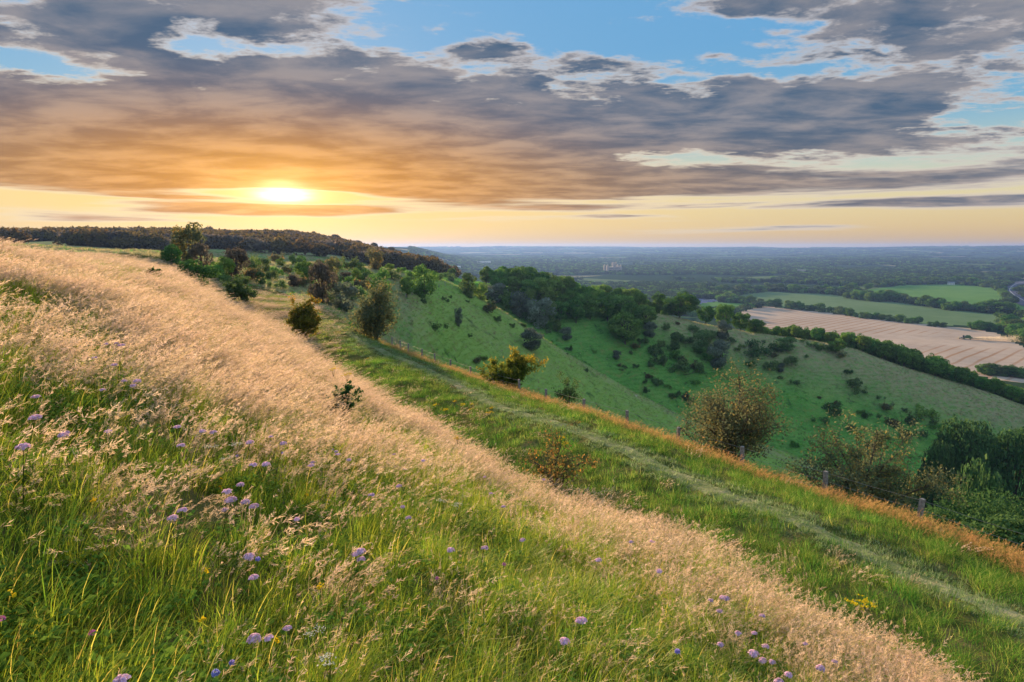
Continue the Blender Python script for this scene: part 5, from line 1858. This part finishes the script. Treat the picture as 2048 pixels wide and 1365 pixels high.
# ------------------------------------------------------------------ labels that single out each repeat
LAND = [((1060, 680), 'the round silver spur bush'), ((874, 655), 'the scrub below the birches'), ((1022, 760), 'the golden bush'), ((1455, 760), 'the brown-leaved thorn'), ((1725, 870), 'the copper thorn'),
        ((752, 640), 'the russet hawthorn'), ((848, 570), 'the birches'), ((937, 570), 'the rounded spur tree'), ((1133, 670), 'the pale crest bush'), ((1250, 660), 'the lone bushy tree'), ((1360, 610), 'the big rounded tree'), ((1440, 710), 'the greyish spur tree'),
        ((1573, 690), 'the spur-top tree'), ((1672, 690), 'the dark belt tree'), ((1933, 675), 'the harvester'), ((1902, 568), 'the farmhouse'), ((2030, 582), 'the far road'), ((1420, 603), 'the dull plot'), ((1945, 850), 'the broad valley crown'),
        ((383, 480), 'the tall dark tree'), ((394, 550), 'the broad juniper'), ((612, 640), 'the bush at the bend'), ((688, 820), 'the little lone juniper'), ((1112, 900), 'the bramble'), ((1225, 535), 'the stone mansion'), ((1603, 545), 'the pale barn'), ((750, 515), 'the orange-lit tree'),
        ((443, 1295), 'the harebell pair'), ((908, 1000), 'the pair of yarrow heads'), ((458, 888), 'the upper yarrow trio'), ((650, 1285), 'the lowest yarrow'), ((184, 1232), 'the clover head'), ((1715, 1200), 'the ragwort near the path'), ((665, 742), 'the upper ragwort')]
ORD = ('just second third fourth fifth sixth seventh eighth ninth tenth eleventh twelfth thirteenth fourteenth fifteenth sixteenth seventeenth eighteenth nineteenth twentieth '
       'twenty-first twenty-second twenty-third twenty-fourth twenty-fifth twenty-sixth twenty-seventh twenty-eighth twenty-ninth thirtieth thirty-first thirty-second thirty-third thirty-fourth thirty-fifth thirty-sixth thirty-seventh thirty-eighth').split()
SHORT = {'tree in the belt between far spur and stubble field': 'belt tree', 'tree in the hillside wood behind the green spur': 'tree in the hillside wood', 'dark scrub bush on the far spur across the valley': 'dark scrub bush on the far spur',
         'small dark scrub bush dotted on the near green spur': 'small scrub bush on the near spur', 'low scrub bush on the rough ground about the valley head': 'low scrub bush at the valley head', 'dark tree crown on the skyline of the wooded ridge': 'tree crown on the ridge skyline'}
bpy.context.view_layer.update()
by = {}
for o in C.objects:
    if o.parent is None and 'group' in o and 'label' in o:
        by.setdefault(o['label'], []).append(o)
for lab, lst in by.items():
    if len(lst) < 2:
        continue
    base = lab
    for a, b in SHORT.items():
        base = base.replace(a, b)
    base = base.replace('hedge along the near edge of the stubble field', 'near stubble hedge').replace('hedge between long pasture and upper field', 'upper pasture hedge').replace('hedge between stubble field and long pasture', 'stubble and pasture hedge').replace('dark copse at the right end of the stubble field', 'copse at the stubble field end').replace('hedge at the top edge of the stubble field', 'top stubble hedge').replace('woodland edge above the', 'woodland edge above').replace('row of small bushes by the bright little field', 'small bush row by the bright field').replace('swaying in the', 'in').replace('tree in the hedge', 'tree in hedge')
    cells = {}
    for o in lst:
        x, y, _ = project(np.array([o.location]))
        x, y = float(x[0]), float(y[0])
        k = min(range(len(LAND)), key=lambda i: (LAND[i][0][0] - x) ** 2 + (2.2 * (LAND[i][0][1] - y)) ** 2)
        dx, dy = x - LAND[k][0][0], y - LAND[k][0][1]
        rel = ('right of' if dx > 0 else 'left of') if abs(dx) > 1.3 * abs(dy) else ('below' if dy > 0 else 'above')
        cells.setdefault((k, rel), []).append((dx * dx + dy * dy, o))
    for (k, rel), items in cells.items():
        items.sort(key=lambda q: q[0])
        for i, (_, o) in enumerate(items):
            o['label'] = '%s, %s %s %s' % (base, ORD[i] if i < len(ORD) else 'further', rel, LAND[k][1])
import OpenImageIO as oiio, sys, numpy as np
im=oiio.ImageBuf(sys.argv[1]).get_pixels(oiio.FLOAT)[...,:3]
W=im.shape[1]
for n,x,y in [('spur1',1000,700),('spur1b',900,640),('face2dark',1500,820),('face2pale',1750,770),('belt',1800,720),('wood',1150,600),('wheat',1700,660),('pasture',1650,605),('plainmid',1400,550),('far',1500,515),('far2',1200,510),
  ('pale1',400,620),('pale2',900,850),('pale3',1350,1130),('green1',300,1000),('green2',600,1250),('green3',900,1250),('rough',1500,1090),('bench2',1300,920),('rust',1700,1000),('path',1500,1000),('valley',1980,960),('ridge',250,475),('plateau',560,570)]:
    s=W/2048; x0,y0=int(x*s),int(y*s); p=im[y0-6:y0+7,x0-6:x0+7].reshape(-1,3).mean(0)*255
    print(n,p.astype(int))
